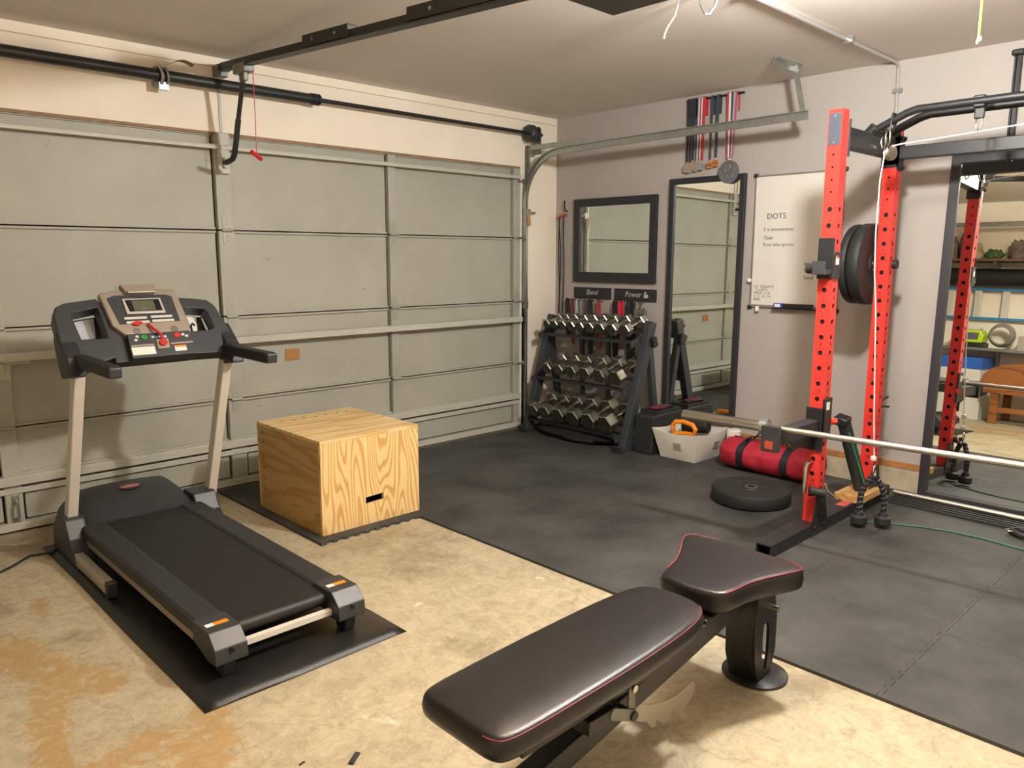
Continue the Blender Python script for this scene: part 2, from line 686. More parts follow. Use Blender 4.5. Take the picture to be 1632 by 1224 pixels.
floor = build_floor()
struct('ceiling', box(B(), (RX0 - .1, RY0 - .1, RH), (.1, .16, RH + .1)), M_ceil, smooth=False)
struct('wall_front', box(box(box(B(), (RX0, 0, DH), (0, .16, RH)), (DX1, 0, 0), (0, .16, DH)), (RX0, 0, 0), (DX0, .16, DH)), M_cream, smooth=False)
struct('wall_right', box(B(), (0, RY0, .185), (.1, 0.0, RH)), M_grey, smooth=False)
struct('baseboard_right', box(B(), (-.012, RY0, 0), (.1, 0.0, .15)), M_stem, smooth=False)
struct('trim_1', box(B(), (-.016, RY0, .15), (.1, 0.0, .185)), M_sill, smooth=False)
struct('wall_left', box(B(), (RX0 - .1, RY0, 0), (RX0, .16, RH)), M_cream, smooth=False)
struct('wall_back', box(B(), (RX0, RY0 - .1, 0), (0, RY0, RH)), M_cream, smooth=False)
struct('trim_2', box(B(), (DX0, .004, DH - .016), (DX1, .05, DH)), mat('stop_wood', '#94765c', 0.8, noise_amt=.15), smooth=False)
# hairline tape seam along the top of the door wall
struct('trim_3', box(B(), (RX0 + .01, -.004, 2.494), (-.02, .0, 2.498)), mat('tape_seam', '#c3ab85', 0.9), smooth=False)


# ------------------------------------------------------------------ ceiling lamp (its light lives here)
def ceiling_lamp():
    lx, ly = LAMP_POS
    t = thing('ceiling_lamp', 'white globe led lamp screwed into the ceiling socket', 'lamp', (lx, ly, RH))
    finish('socket', cyl(B(), (lx, ly, RH), (lx, ly, RH - .05), .06, 20), M_white, t)
    finish('neck', cyl(B(), (lx, ly, RH - .05), (lx, ly, RH - .10), .024, 16), M_steel, t)
    b = B()
    bmesh.ops.create_uvsphere(b, u_segments=20, v_segments=12, radius=.07)
    bmesh.ops.translate(b, vec=(lx, ly, RH - .155), verts=b.verts)
    finish('bulb', b, mat('led_bulb', '#ffffff', 0.5, emit='#fffdf8', emit_strength=LAMP_STRENGTH), t)
    return t


ceiling_lamp()


# ------------------------------------------------------------------ garage door
def garage_door():
    d = struct_empty('door_1', (-2.86, 0, 0))
    rows = [(.02, .548), (.556, 1.058), (1.066, 1.571), (1.579, 2.125)]
    st = [(-5.265, .07), (-4.09, .08), (-2.875, .10), (-1.672, .066), (-.462, .062)]
    finish('outer_skin', box(B(), (DX0, .075, 0), (DX1, .085, DH)), M_doorgap, d, smooth=False)
    for ri, (z0, z1) in enumerate(rows):
        for i in range(4):
            xa = st[i][0] + st[i][1] / 2 + .001
            xb = st[i + 1][0] - st[i + 1][1] / 2 - .011
            zz = .30 if ri == 0 else z0
            b = B()
            nx, nz = 14, 8
            gg = []
            for j in range(nz + 1):
                row = []
                for k in range(nx + 1):
                    px, pz = xa + (xb - xa) * k / nx, zz + (z1 - zz) * j / nz
                    edge = min(k, nx - k, j, nz - j)
                    dy = .004 * noise.noise(Vector((px * 1.7, 3.1 * ri, pz * 2.3))) if edge > 0 else 0
                    row.append(b.verts.new((px, .034 + dy, pz)))
                gg.append(row)
            for j in range(nz):
                for k in range(nx):
                    b.faces.new((gg[j][k], gg[j][k + 1], gg[j + 1][k + 1], gg[j + 1][k]))
            box(b, (xa, .040, zz), (xb, .055, z1))
            box(b, (xa, .018, z1 - .012), (xb, .05, z1))           # folded lips top and bottom
            box(b, (xa, .018, zz), (xb, .05, zz + .012))
            finish('door_panel', b, M_door, d, angle=25)
        for sx, sw in st:
            b = box(B(), (sx - sw / 2, .004, z0), (sx + sw / 2, .05, z1))
            finish('stile', b, M_door, d, smooth=False, bevel=.003)
    # bottom section: ledge rail and low inset panels
    finish('ledge_rail', box(B(), (DX0 + .01, -.022, .252), (DX1 - .01, .05, .30)), M_doorwhite, d, smooth=False, bevel=.004)
    finish('bottom_rail', box(box(B(), (DX0 + .01, -.012, .012), (DX1 - .01, .05, .052)), (DX0 + .01, -.004, .205), (DX1 - .01, .05, .236)), M_doorwhite, d, smooth=False, bevel=.003)
    for i in range(4):
        xa = st[i][0] + st[i][1] / 2 + .012
        xb = st[i + 1][0] - st[i + 1][1] / 2 - .012
        finish('kick_panel', box(B(), (xa, .018, .062), (xb, .05, .196)), M_door, d, smooth=False, bevel=.002)
    # struts
    b = B()
    prism(b, [(-.05, .898), (-.05, .93), (-.042, .938), (.006, .938), (.006, .930), (-.040, .930), (-.042, .898)], (DX0 + .015, 0, 0), Y, Z, X, 0, DX1 - DX0 - .03)
    finish('strut', b, M_doorwhite, d, smooth=False)
    b = B()
    prism(b, [(-.034, 2.036), (-.034, 2.054), (-.028, 2.062), (.006, 2.062), (.006, 2.054), (-.026, 2.052), (-.028, 2.036)], (DX0 + .015, 0, 0), Y, Z, X, 0, DX1 - DX0 - .03)
    finish('strut', b, M_doorwhite, d, smooth=False)
    # hinges
    first = None
    for z in (.552, 1.062, 1.575):
        for i, (sx, sw) in enumerate(st):
            if first is None:
                b = B()
                prism(b, rrect(-.026, .012, .026, .085, .012, 3), (0, 0, 0), X, Z, Y, -.004, 0)
                prism(b, rrect(-.026, -.085, .026, -.012, .012, 3), (0, 0, 0), X, Z, Y, -.004, 0)
                cyl(b, (-.034, -.010, 0), (.034, -.010, 0), .009, 10)
                for hz in (.035, .065, -.035, -.065):
                    cyl(b, (0, -.008, hz), (0, -.003, hz), .006, 8)
                first = finish('hinge', b, mat('hinge_paint', '#a7a69b', .5, metal=.2), d, org=(0, 0, 0))
                first.location = (sx + 2.86, .004, z)
            else:
                share(first, 'hinge', d, (sx + 2.86, .004, z))
    # brown paper sticker, lock bracket, lift handle
    b = prism(B(), [(-.05, -.036), (.048, -.032), (.05, .036), (-.047, .038)], (-2.471, 0.030, .792), X, Z, Y, -.003, 0)
    tag(finish('paper_sticker', b, mat('brown_card', '#a97b46', .8, noise_amt=.1), d, smooth=False), 'brown paper square', None)
    b = box(B(), (-4.15, -.012, .80), (-4.05, .004, .93))
    box(b, (-4.06, -.010, .875), (-3.96, -.002, .905))
    box(b, (-4.13, -.03, .84), (-4.08, -.01, .89))
    finish('lock_bracket', b, M_doorwhite, d, bevel=.003)
    b = B()
    tube(b, [(-4.085, .0, .07), (-4.085, -.035, .085), (-4.085, -.035, .155), (-4.085, .0, .17)], .008, 8)
    box(b, (-4.10, -.004, .045), (-4.07, .004, .08))
    box(b, (-4.10, -.004, .16), (-4.07, .004, .195))
    finish('lift_handle', b, M_steel, d)
    # rollers reaching into the right and left tracks
    for z in (.552, 1.062, 1.575, 2.02):
        for x0, x1 in ((-.47, -.405), (-5.255, -5.32)):
            b = cyl(B(), (x0, -.018, z), (x1, -.018, z), .006, 8)
            cyl(b, (x1 - .008, -.018, z), (x1 + .008, -.018, z), .02, 14)
            finish('roller', b, M_steel, d)


garage_door()


def door_track(sgn, x, label):
    t = thing('door_track', label, 'track', (x, -.02, 0), 'curved steel tracks of the garage door')
    pts = [(x, -.02, .02), (x, -.02, 1.0), (x, -.02, 1.86)]
    R = .38
    for k in range(1, 11):
        a = pi / 2 * k / 10
        pts.append((x, -.02 - R * (1 - cos(a)), 1.86 + R * sin(a) * .96))
    pts += [(x, -.9, 2.235), (x, -2.36, 2.245)]
    P = [Vector(p) for p in pts]
    b = B()
    prof = [(-.026, .012), (-.026, -.012), (.026, -.012), (.026, .012), (.020, .012), (.020, -.007), (-.020, -.007), (-.020, .012)]
    rings = []
    for i, p in enumerate(P):
        tdir = (P[min(i + 1, len(P) - 1)] - P[max(i - 1, 0)]).normalized()
        a = Vector((-sgn, 0, 0))
        n = a.cross(tdir).normalized()
        rings.append([b.verts.new(p + n * q[0] + a * q[1]) for q in prof])
    for R0, R1 in zip(rings, rings[1:]):
        for k in range(8):
            b.faces.new((R0[k], R0[(k + 1) % 8], R1[(k + 1) % 8], R1[k]))
    b.faces.new(rings[0][::-1])
    b.faces.new(rings[-1])
    finish('rail', b, M_steel, t)
    xo = x + sgn * .022
    for z in (.25, 1.0, 1.72):
        b = box(B(), (min(xo, xo + sgn * .004), -.04, z), (max(xo, xo + sgn * .004), 0, z + .07))
        finish('jamb_bracket', b, M_steel, t, smooth=False)
    # flag plate and horizontal reinforcing angle
    b = box(B(), (min(xo, xo + sgn * .004), -.05, 1.98), (max(xo, xo + sgn * .004), 0, 2.30))
    finish('flag_plate', b, mat('dull_steel', '#7c7d79', .45, metal=.8, noise_amt=.15), t, smooth=False)
    b = B()
    prism(b, [(0, 0), (.036, 0), (.036, .004), (.004, .004), (.004, .036), (0, .036)], (x + sgn * .024, -.62, 2.262), X * sgn, Z, Y, 0, .60)
    finish('angle_brace', b, M_steel, t, smooth=False)
    # hanger: perforated angle on the ceiling and strap down to the track end
    b = box(B(), (x - .20, -2.27, RH - .006), (x + .09, -2.235, RH))
    box(b, (x - .20, -2.240, RH - .04), (x + .09, -2.235, RH))
    finish('ceiling_angle', b, M_steel, t, smooth=False)
    b = bar(B(), (x + sgn * .03, -2.25, RH - .01), (x + sgn * .02, -2.33, 2.235), .004, .032, up=(0, 1, 0))
    finish('hanger_strap', b, M_steel, t, smooth=False)
    return t


door_track(1, -.395, 'galvanised curved garage door track beside the grey wall')
door_track(-1, -5.33, 'galvanised curved garage door track by the cluttered cream wall')


def torsion_shaft():
    yw, z = -.085, 2.385
    t = thing('torsion_spring_shaft', 'black torsion spring shaft mounted on the cream wall above the garage door', 'spring', (-2.86, yw, z))
    b = B()
    cyl(b, (-5.25, yw, z), (-2.27, yw, z), .030, 18)
    finish('spring_cover', b, M_black, t)
    # close-wound coils read as fine rings at both ends
    b = B()
    for k in range(3):
        cyl(b, (-2.335 + k * .022, yw, z), (-2.320 + k * .022, yw, z), .035, 18)
    finish('winding_cone', b, M_dark, t)
    finish('shaft', cyl(B(), (-5.5, yw, z), (-.27, yw, z), .0135, 14), M_dark, t)
    b = B()
    lathe(b, [(0, -.03), (.060, -.03), (.066, -.02), (.052, -.012), (.052, .012), (.066, .02), (.060, .03), (0, .03)], (-.40, yw, z), X, 24)
    finish('cable_drum', b, mat('drum_grey', '#4a4c4c', .45, metal=.6), t)
    b = B()
    prism(b, [(-.07, -.16), (.02, -.16), (.02, .03), (.0, .05), (-.05, .05), (-.07, .03)], (-.352, yw, z), Y, Z, X, -.003, .003)
    finish('end_bearing_plate', b, mat('dull_steel'), t, smooth=False)
    # centre bracket with ring, and its curled paper tag
    b = B()
    tube(b, [(-3.24 + .004 * sin(q * 2), yw + .045 * cos(q), z + .045 * sin(q)) for q in [2 * pi * k / 18 for k in range(18)]], .009, 8, closed=True)
    tube(b, [(-3.21 + .004 * sin(q * 2), yw + .043 * cos(q), z + .043 * sin(q)) for q in [2 * pi * k / 18 for k in range(18)]], .007, 8, closed=True)
    box(b, (-3.25, yw - .015, z - .075), (-3.20, yw + .015, z - .035))
    box(b, (-3.25, yw + .03, z - .05), (-3.20, .0, z + .05))
    finish('centre_bracket', b, M_steel, t)
    b = B()
    g = []
    for k in range(9):
        q = k / 8
        p = Vector((-3.20 + .14 * q, yw - .01, z + .055 + .035 * sin(q * 2.6)))
        g.append((b.verts.new(p + Vector((0, -.028, 0))), b.verts.new(p + Vector((0, .028, 0))), b.verts.new(p + Vector((0, .028, .002))), b.verts.new(p + Vector((0, -.028, .002)))))
    for A, D in zip(g, g[1:]):
        for i in range(4):
            j = (i + 1) % 4
            b.faces.new((A[i], A[j], D[j], D[i]))
    b.faces.new(g[0])
    b.faces.new(g[-1][::-1])
    tag(finish('paper_tag', b, M_tan, t), 'curled tan tag', None)
    # lift cable down the right edge
    finish('lift_cable', cyl(B(), (-.40, -.05, z - .04), (-.41, -.03, .06), .002, 6), M_dark, t)


torsion_shaft()


def jamb_lock():
    t = thing('track_lock', 'small chrome sliding lock bolt on the jamb beside the door track', 'lock', (-.36, -.02, 1.775))
    finish('bolt', cyl(B(), (-.385, -.03, 1.775), (-.29, -.03, 1.775), .011, 12), M_chrome, t)
    finish('mount', box(B(), (-.385, -.045, 1.745), (-.35, 0, 1.805)), M_steel, t, smooth=False, bevel=.003)
    b = prism(B(), [(-.02, 0), (.018, -.006), (.03, -.085), (-.004, -.095)], (-.382, -.05, 1.76), X, Z, Y, -.002, 0)
    tag(finish('paper_tag', b, M_tan, t, smooth=False), 'tan hanging tag', None)


jamb_lock()


def opener():
    x = -2.88
    t = thing('garage_door_opener', 'black garage door opener with long ceiling rail and motor box', 'door opener', (x, -1.6, 2.40))
    M_rail = mat('rail_dark_steel', '#34332f', .45, metal=.5, noise_amt=.1)
    p0, p1 = Vector((x, -.07, 2.487)), Vector((x, -2.80, 2.315))
    b = bar(B(), p0, p1, .036, .040)
    bar(b, p0 + Vector((0, 0, -.019)), p1 + Vector((0, 0, -.019)), .060, .006)
    finish('rail', b, M_rail, t, smooth=False, bevel=.003)
    for ya, yb in ((-1.02, -1.42), (-1.86, -2.50)):
        q = lambda y: p0 + (p1 - p0) * ((y - p0.y) / (p1.y - p0.y)) + Vector((0, 0, .016))
        b = bar(B(), q(ya), q(yb), .054, .056)
        pc = finish('splice_plate', b, M_rail, t, smooth=False, bevel=.004)
        for f in (.25, .75):
            for sg in (1, -1):
                c = q(ya) + (q(yb) - q(ya)) * f
                finish('bolt', cyl(B(), c + Vector((.026 * sg, 0, 0)), c + Vector((.032 * sg, 0, 0)), .008, 8), M_steel, pc)
    # header bracket
    b = box(B(), (x - .03, -.075, 2.435), (x + .03, -.0, 2.50))
    cyl(b, (x - .04, -.07, 2.472), (x + .04, -.07, 2.472), .009, 10)
    finish('header_bracket', b, mat('dull_steel'), t, bevel=.003)
    finish('centre_strap', box(B(), (x - .008, -.006, 2.135), (x + .008, -.001, 2.45)), M_doorwhite, t, smooth=False)
    # trolley and curved door arm
    b = box(B(), (x - .03, -.40, 2.41), (x + .03, -.26, 2.462))
    box(b, (x - .014, -.36, 2.37), (x + .014, -.30, 2.42))
    finish('trolley', b, mat('dull_steel'), t, smooth=False, bevel=.005)
    b = B()
    tube(b, [(x, -.33, 2.40), (x, -.22, 2.14)], .013, 10)
    tube(b, [(x + .001, -.235, 2.18), (x + .001, -.19, 2.06), (x + .001, -.165, 2.0), (x + .001, -.14, 1.975), (x + .001, -.09, 1.965), (x + .001, -.02, 1.96)], .016, 10)
    finish('door_arm', b, M_black, t)
    b = box(B(), (x - .035, -.028, 1.90), (x + .035, .006, 2.13))
    box(b, (x - .012, -.05, 1.93), (x + .012, -.02, 1.99))
    finish('door_bracket', b, M_doorwhite, t, smooth=False, bevel=.003)
    # red release cord and handle
    finish('release_cord', tube(B(), [(x + .02, -.40, 2.42), (x + .021, -.402, 2.2), (x + .019, -.40, 1.985)], .0025, 6), M_redp, t)
    b = tube(B(), [(x - .02, -.42, 1.985), (x + .005, -.405, 1.977), (x + .03, -.39, 1.968), (x + .055, -.38, 1.955)], .012, 8)
    finish('release_handle', b, M_redp, t)
    # motor housing
    z0 = 2.225
    b = B()
    prism(b, [(x - .15, -2.82), (x - .12, -2.79), (x + .15, -2.79), (x + .15, -3.17), (x - .15, -3.17)], (0, 0, 0), X, Y, Z, z0, z0 + .15)
    mo = finish('motor_housing', b, mat('opener_grey', '#4b4d50', .5), t, smooth=False, bevel=.006)
    lens = mat('opener_lens', '#fff4e0', .5, emit='#ffe4c4', emit_strength=OPENER_BULB)
    b = B()
    prism(b, rrect(-3.15, z0 + .015, -2.84, z0 + .135, .02), (x - .151, 0, 0), Y, Z, X, -.05, 0)
    finish('light_lens', b, lens, mo)
    b = B()
    prism(b, rrect(x - .145, z0 + .012, x + .145, z0 + .138, .03), (0, -3.171, 0), X, Z, Y, -.10, 0)
    finish('light_lens', b, lens, mo)
    b = B()
    for sy in (-2.86, -3.1):
        bar(b, (x + .12, sy, z0 + .14), (x + .12, sy, RH), .03, .004, up=(1, 0, 0))
        bar(b, (x - .12, sy, z0 + .14), (x - .12, sy, RH), .03, .004, up=(1, 0, 0))
    finish('hanger_strap', b, M_steel, t, smooth=False)
    pts = [(-2.735, -3.06, z0 + .01), (-2.728, -3.05, 2.222), (-2.73, -3.047, 2.198), (-2.73, -3.041, 2.176), (-2.73, -3.027, 2.160), (-2.73, -3.014, 2.146), (-2.73, -3.004, 2.128), (-2.73, -3.001, 2.113)]
    finish('antenna_wire', tube(B(), pts, .0025, 6), M_white, t)
    return t


opener()


def conduit():
    t = thing('electrical_conduit', 'thin steel conduit running across the ceiling and down the grey wall', 'conduit', (-.02, -2.72, 2.53))
    r = .010
    pts = [(-3.6, -2.70, 2.536), (-.06, -2.71, 2.536)] + [(-.06 + .044 * sin(a), -2.71, 2.536 - .044 + .044 * cos(a)) for a in [pi / 2 * k / 6 for k in range(1, 7)]] + [(-.016, -2.715, 2.3), (-.016, -2.715, 2.02)]
    finish('pipe', tube(B(), pts, r, 10), mat('conduit_steel', '#c3c3c4', .35, metal=.7), t)
    b = B()
    for x in (-.7, -1.7, -2.7):
        box(b, (x - .012, -2.735, 2.522), (x + .012, -2.685, 2.55))
    for z in (2.38, 2.12):
        box(b, (-.03, -2.74, z - .012), (-.0, -2.69, z + .012))
    finish('clips', b, M_steel, t, smooth=False)


conduit()
t = thing('pull_strap', 'yellow-green pull strap with white tip hanging from the ceiling', 'strap', (-1.52, -3.56, RH))
finish('strap', tube(B(), [(-1.52, -3.56, RH), (-1.522, -3.562, 2.4), (-1.528, -3.564, 2.235)], .009, 8, flat=(.011, .004)), mat('yellow_green', '#d7df5a', .5), t)
finish('tip', cbox(B(), (-1.532, -3.566, 2.222), (.03, .014, .018), (0, .35, .5)), M_white, t, bevel=.004)
t = thing('ceiling_hook', 'small grey bracket hook hanging from the ceiling beside the opener', 'hook', (-1.90, -2.63, RH))
finish('plate', cyl(B(), (-1.90, -2.63, RH), (-1.90, -2.63, RH - .008), .05, 14), M_steel, t)
finish('hook', tube(B(), [(-1.915, -2.585, RH), (-1.93, -2.61, 2.47), (-1.938, -2.64, 2.425), (-1.925, -2.65, 2.425), (-1.90, -2.66, 2.46), (-1.87, -2.67, RH)], .006, 8), M_steel, t)
t = thing('wall_strut', 'dark steel strut standing on the grey wall above the wide mirror', 'strut', (-.02, -3.32, 2.0))
finish('channel', box(box(B(), (-.035, -3.335, 1.93), (-.002, -3.325, 2.47)), (-.035, -3.312, 1.93), (-.002, -3.302, 2.47)), M_dark, t, smooth=False, bevel=.003)
finish('web', box(B(), (-.012, -3.335, 1.93), (-.002, -3.302, 2.47)), M_dark, t, smooth=False)
finish('cap', cbox(B(), (-.02, -3.318, 2.485), (.05, .06, .03)), M_dark, t, bevel=.008)


# ------------------------------------------------------------------ floor mats
TS = .61


def tooth_edge(n=9, amp=.016, flip=1):
    """points along a unit edge from 0..TS, offset sideways: trapezoid teeth; no teeth near corners"""
    pts = [(0, 0)]
    step = TS / (n * 2 + 1)
    for k in range(n):
        s = step * (2 * k + 1)
        f = flip * (1 if k % 2 == 0 else 1)
        pts += [(s - .003, 0), (s - .008, f * amp), (s + step + .008, f * amp), (s + step + .003, 0)]
    return pts


def mat_tile(x0, y0, teeth, label, group, edge_only=None):
    """teeth: dict side->flip(+1 out,-1 in, 0 straight); sides order: S,E,N,W"""
    g = .0008
    c = [(x0 + g, y0 + g), (x0 + TS - g, y0 + g), (x0 + TS - g, y0 + TS - g), (x0 + g, y0 + TS - g)]
    poly = []
    for i, side in enumerate('SENW'):
        a, b = Vector(c[i]), Vector(c[(i + 1) % 4])
        u = (b - a).normalized()
        nrm = Vector((u.y, -u.x))
        fl = teeth.get(side, 0)
        L = (b - a).length
        if fl == 0:
            poly.append(a)
        else:
            E_ = tooth_edge(9, .014, fl)
            for s, o in E_:
                poly.append(a + u * (s * L / TS) + nrm * o * 1.0)
    bm = B()
    prism(bm, [(p.x, p.y) for p in poly], (0, 0, 0), X, Y, Z, .0002, .0125)
    o = finish('foam_mat_tile', bm, M_mat, None, org=(x0 + TS / 2, y0 + TS / 2, 0), smooth=False)
    tag(o, label, 'mat', group)
    return o


ROW_WORDS = ['first', 'second', 'third', 'fourth', 'fifth', 'sixth', 'seventh', 'eighth']
COLW = ['along the concrete edge', 'second from the concrete edge', 'second from the grey wall', 'along the grey wall']
for r in range(8):
    for c_ in range(4):
        x0 = -2.44 + TS * c_
        y0 = -.05 - TS * (r + 1)
        te = {'E': 1 if c_ < 3 else 0, 'W': -1 if c_ > 0 else 0, 'S': 1 if r < 7 else 0, 'N': -1 if r > 0 else 0}
        if c_ == 0 and r in (0, 1):
            te['W'] = -1
        mat_tile(x0, y0, te, 'black foam tile %s, %s row from the garage door' % (COLW[c_], ROW_WORDS[r]), 'interlocking black foam floor tiles')
mat_tile(-3.05, -.66, {'E': 1, 'S': 1}, 'black foam mat tile beneath the rear of the plywood box', 'interlocking black foam floor tiles')
mat_tile(-3.05, -1.27, {'E': 1, 'N': -1, 'S': -1}, 'black foam mat tile with toothed front edge beneath the plywood box', 'interlocking black foam floor tiles')


# ------------------------------------------------------------------ plywood jump box
def jump_box():
    x0, x1, y0, y1, z0, z1 = -2.992, -2.380, -1.186, -.500, .0128, .507
    t = thing('plyo_box', 'plywood jump box with a dark hand slot standing on black foam tiles', 'box', ((x0 + x1) / 2, (y0 + y1) / 2, z0))
    th = .018
    # front panel with hand slot
    sx0, sx1, sz0, sz1 = -2.730, -2.618, .128, .166
    b = B()
    ring_prism(b, [(x0, z0), (x1, z0), (x1, z1 - th), (x0, z1 - th)], [(sx0, sz0 - .004), (sx1, sz0), (sx1, sz1), (sx0, sz1 - .004)], (0, y0, 0), X, Z, Y, 0, th)
    finish('front_panel', b, M_ply_front, t, smooth=False, bevel=.001)
    finish('back_panel', box(B(), (x0, y1 - th, z0), (x1, y1, z1 - th)), M_ply_front, t, smooth=False)
    finish('side_panel', box(B(), (x0, y0 + th, z0), (x0 + th, y1 - th, z1 - th)), M_ply_side, t, smooth=False)
    finish('side_panel', box(B(), (x1 - th, y0 + th, z0), (x1, y1 - th, z1 - th)), M_ply_side, t, smooth=False)
    finish('top_panel', box(B(), (x0, y0, z1 - th), (x1, y1, z1)), M_ply_top, t, smooth=False, bevel=.0015)
    finish('inner_sheet', box(B(), (x0 + th, -.85, z0 + .01), (x1 - th, -.83, z1 - th - .01)), M_hole, t, smooth=False)  # black sheet inside the box, behind the hand slot
    ms = mat('screw_dark', '#6d5330', .6)
    b = cyl(B(), (0, 0, 0), (-.0012, 0, 0), .007, 10)
    first = finish('screw', b, ms, t, org=(0, 0, 0))
    zs = (.455, .40, .315, .255, .19, .13)
    for i, z in enumerate(zs):
        p = Vector((x0, -.565 - .006 * (i % 2), z)) - t.location
        if i == 0:
            first.location = p
        else:
            share(first, 'screw', t, p)
    for i in range(7):
        o = share(first, 'screw', t, Vector((x0 + .10 + .07 * i, -.60 - .012 * (i % 2), z1)) - t.location)
        o.rotation_euler = (0, pi / 2, 0)
    return t


jump_box()


# ------------------------------------------------------------------ treadmill
def treadmill():
    # mat under it
    b = B()
    x0, x1, y0, y1 = -4.055, -3.275, -2.285, -.33
    nx, ny = 16, 40
    g = []
    for j in range(ny + 1):
        row = []
        for i in range(nx + 1):
            px, py = x0 + (x1 - x0) * i / nx, y0 + (y1 - y0) * j / ny
            e = min(px - x0, x1 - px, py - y0, y1 - py)
            z = .010 if e > .012 else .002
            if j < 3:
                z += .006 * max(0, sin((px - x0) * 9)) * (3 - j) / 3 * (0 if i in (0, nx) else 1)
            row.append(b.verts.new((px + .002 * sin(py * 5), py + .003 * sin(px * 7), z)))
        g.append(row)
    for j in range(ny):
        for i in range(nx):
            b.faces.new((g[j][i], g[j][i + 1], g[j + 1][i + 1], g[j + 1][i]))
    o = finish('treadmill_mat', b, mat('vinyl_mat', '#1b1b1b', .36, spec=.5, bump=.5, bump_scale=350), None, org=(-3.66, -1.3, 0))
    o.location.z = .0005
    sd = o.modifiers.new('thickness', 'SOLIDIFY')
    sd.thickness = .0018
    tag(o, 'thin glossy black mat laid under the treadmill', 'mat')

    zb = .012
    t = thing('treadmill', 'black and silver treadmill standing by the garage door', 'treadmill', (-3.66, -1.2, zb))
    M_rail = mat('tread_rail', '#26272a', .5, bump=.3, bump_scale=300)
    M_belt = mat('tread_belt', '#141312', .55, bump=.2, bump_scale=700)
    M_cap = mat('tread_cap', '#2e3033', .42, bump=.15, bump_scale=400)
    M_frame = mat('tread_frame_silver', '#b8ab9b', .35, metal=.5)
    xl, xr = -3.955, -3.385
    # foot rails
    for xa, xb in ((xl, xl + .105), (xr - .105, xr)):
        b = B()
        prism(b, [(xa, .118), (xb, .118), (xb, .160), (xb - .012, .166), (xa + .012, .166), (xa, .158)], (0, 0, 0), X, Z, Y, -2.06, -.60)
        finish('foot_rail', b, M_rail, t, angle=20)
    # belt round the rear roller
    b = B()
    bx0, bx1 = xl + .10, xr - .10
    prof = [(-.50, .156), (-2.05, .156)] + [(-2.05 - .026 * sin(a), .130 + .026 * cos(a)) for a in [pi * k / 8 for k in range(1, 9)]] + [(-.50, .104)]
    prism(b, prof, (bx0, 0, 0), Y, Z, X, 0, bx1 - bx0)
    finish('running_belt', b, M_belt, t, angle=25)
    # silver side beams and rear cross bar
    for xa, xb in ((xl + .004, xl + .03), (xr - .03, xr - .004)):
        finish('side_beam', box(B(), (xa, -2.05, .084), (xb, -.55, .118)), M_frame, t, smooth=False, bevel=.002)
    finish('rear_bar', box(B(), (xl + .10, -2.112, .082), (xr - .10, -2.09, .106)), mat('bar_cream', '#d6d3c8', .4), t, smooth=False, bevel=.002)
    # end caps, feet, stickers
    for s, xa, xb in ((-1, xl - .008, xl + .108), (1, xr - .108, xr + .008)):
        b = B()
        prism(b, [(-1.98, .100), (-1.98, .172), (-2.11, .172), (-2.16, .125), (-2.165, .072), (-2.10, .066), (-2.05, .080)], (xa, 0, 0), Y, Z, X, 0, xb - xa)
        cp = finish('end_cap', b, M_cap, t, smooth=False, bevel=.004)
        b = B()
        cyl(b, ((xa + xb) / 2, -2.150, .118), ((xa + xb) / 2, -2.169, .114), .008, 10)
        finish('axle_slot', b, M_hole, cp)
        b = cbox(B(), ((xa + xb) / 2 + .012, -2.055, .1725), (.05, .024, .0012))
        tag(finish('warning_sticker', b, M_orange, cp, smooth=False), 'orange sticker', None)
        b = cbox(B(), ((xa + xb) / 2 - .028, -2.055, .1725), (.028, .024, .0012))
        finish('sticker_end', b, M_paper, cp, smooth=False)
        b = B()
        xm = xa + .035 if s < 0 else xb - .075
        prism(b, [(-2.07, zb), (-2.13, zb), (-2.145, .075), (-2.06, .075)], (xm, 0, 0), Y, Z, X, 0, .045)
        finish('rear_foot', b, M_black, t, smooth=False, bevel=.003)
    # motor hood
    b = B()
    secs = [(-.645, .005, .168), (-.60, .03, .196), (-.45, .05, .243), (-.33, .055, .258), (-.27, .05, .245), (-.24, .045, .19), (-.235, .04, .09)]
    rings = []
    for y, ins, zt in secs:
        hw = (xr - xl) / 2 + .0
        cxm = (xl + xr) / 2
        ring = []
        for u_, zz in ((-1, .085), (-1, .5), (-.93, .82), (-.80, .95), (-.4, 1.0), (0, 1.01), (.4, 1.0), (.80, .95), (.93, .82), (1, .5), (1, .085)):
            base = .085
            z = base + (zt - base) * (zz if zz > .085 else 0)
            ring.append(b.verts.new((cxm + u_ * (hw - ins * .6 * (zz > .6)), y, z)))
        rings.append(ring)
    for R0, R1 in zip(rings, rings[1:]):
        for k in range(10):
            b.faces.new((R0[k], R0[k + 1], R1[k + 1], R1[k]))
        b.faces.new((R0[10], R0[0], R1[0], R1[10]))
    b.faces.new(rings[0])
    b.faces.new(rings[-1][::-1])
    hood = finish('motor_hood', b, M_cap, t, angle=50)
    b = B()
    prism(b, [(.05 * cos(2 * pi * k / 24), .032 * sin(2 * pi * k / 24)) for k in range(24)], (-3.66, -.43, .2545), X, (0, .97, .14), (0, -.14, .97), 0, .001)
    em = finish('emblem', b, mat('emblem_red', '#7a4440', .4), hood)
    b = B()
    prism(b, [(-.05, -.003), (-.01, .008), (.03, .003), (.045, .01), (.03, -.008), (-.01, -.005)], (-3.66, -.434, .2560), X, (0, .97, .14), (0, -.14, .97), 0, .0008)
    finish('emblem_mark', b, mat('emblem_pale', '#c9a7a0', .4), em)
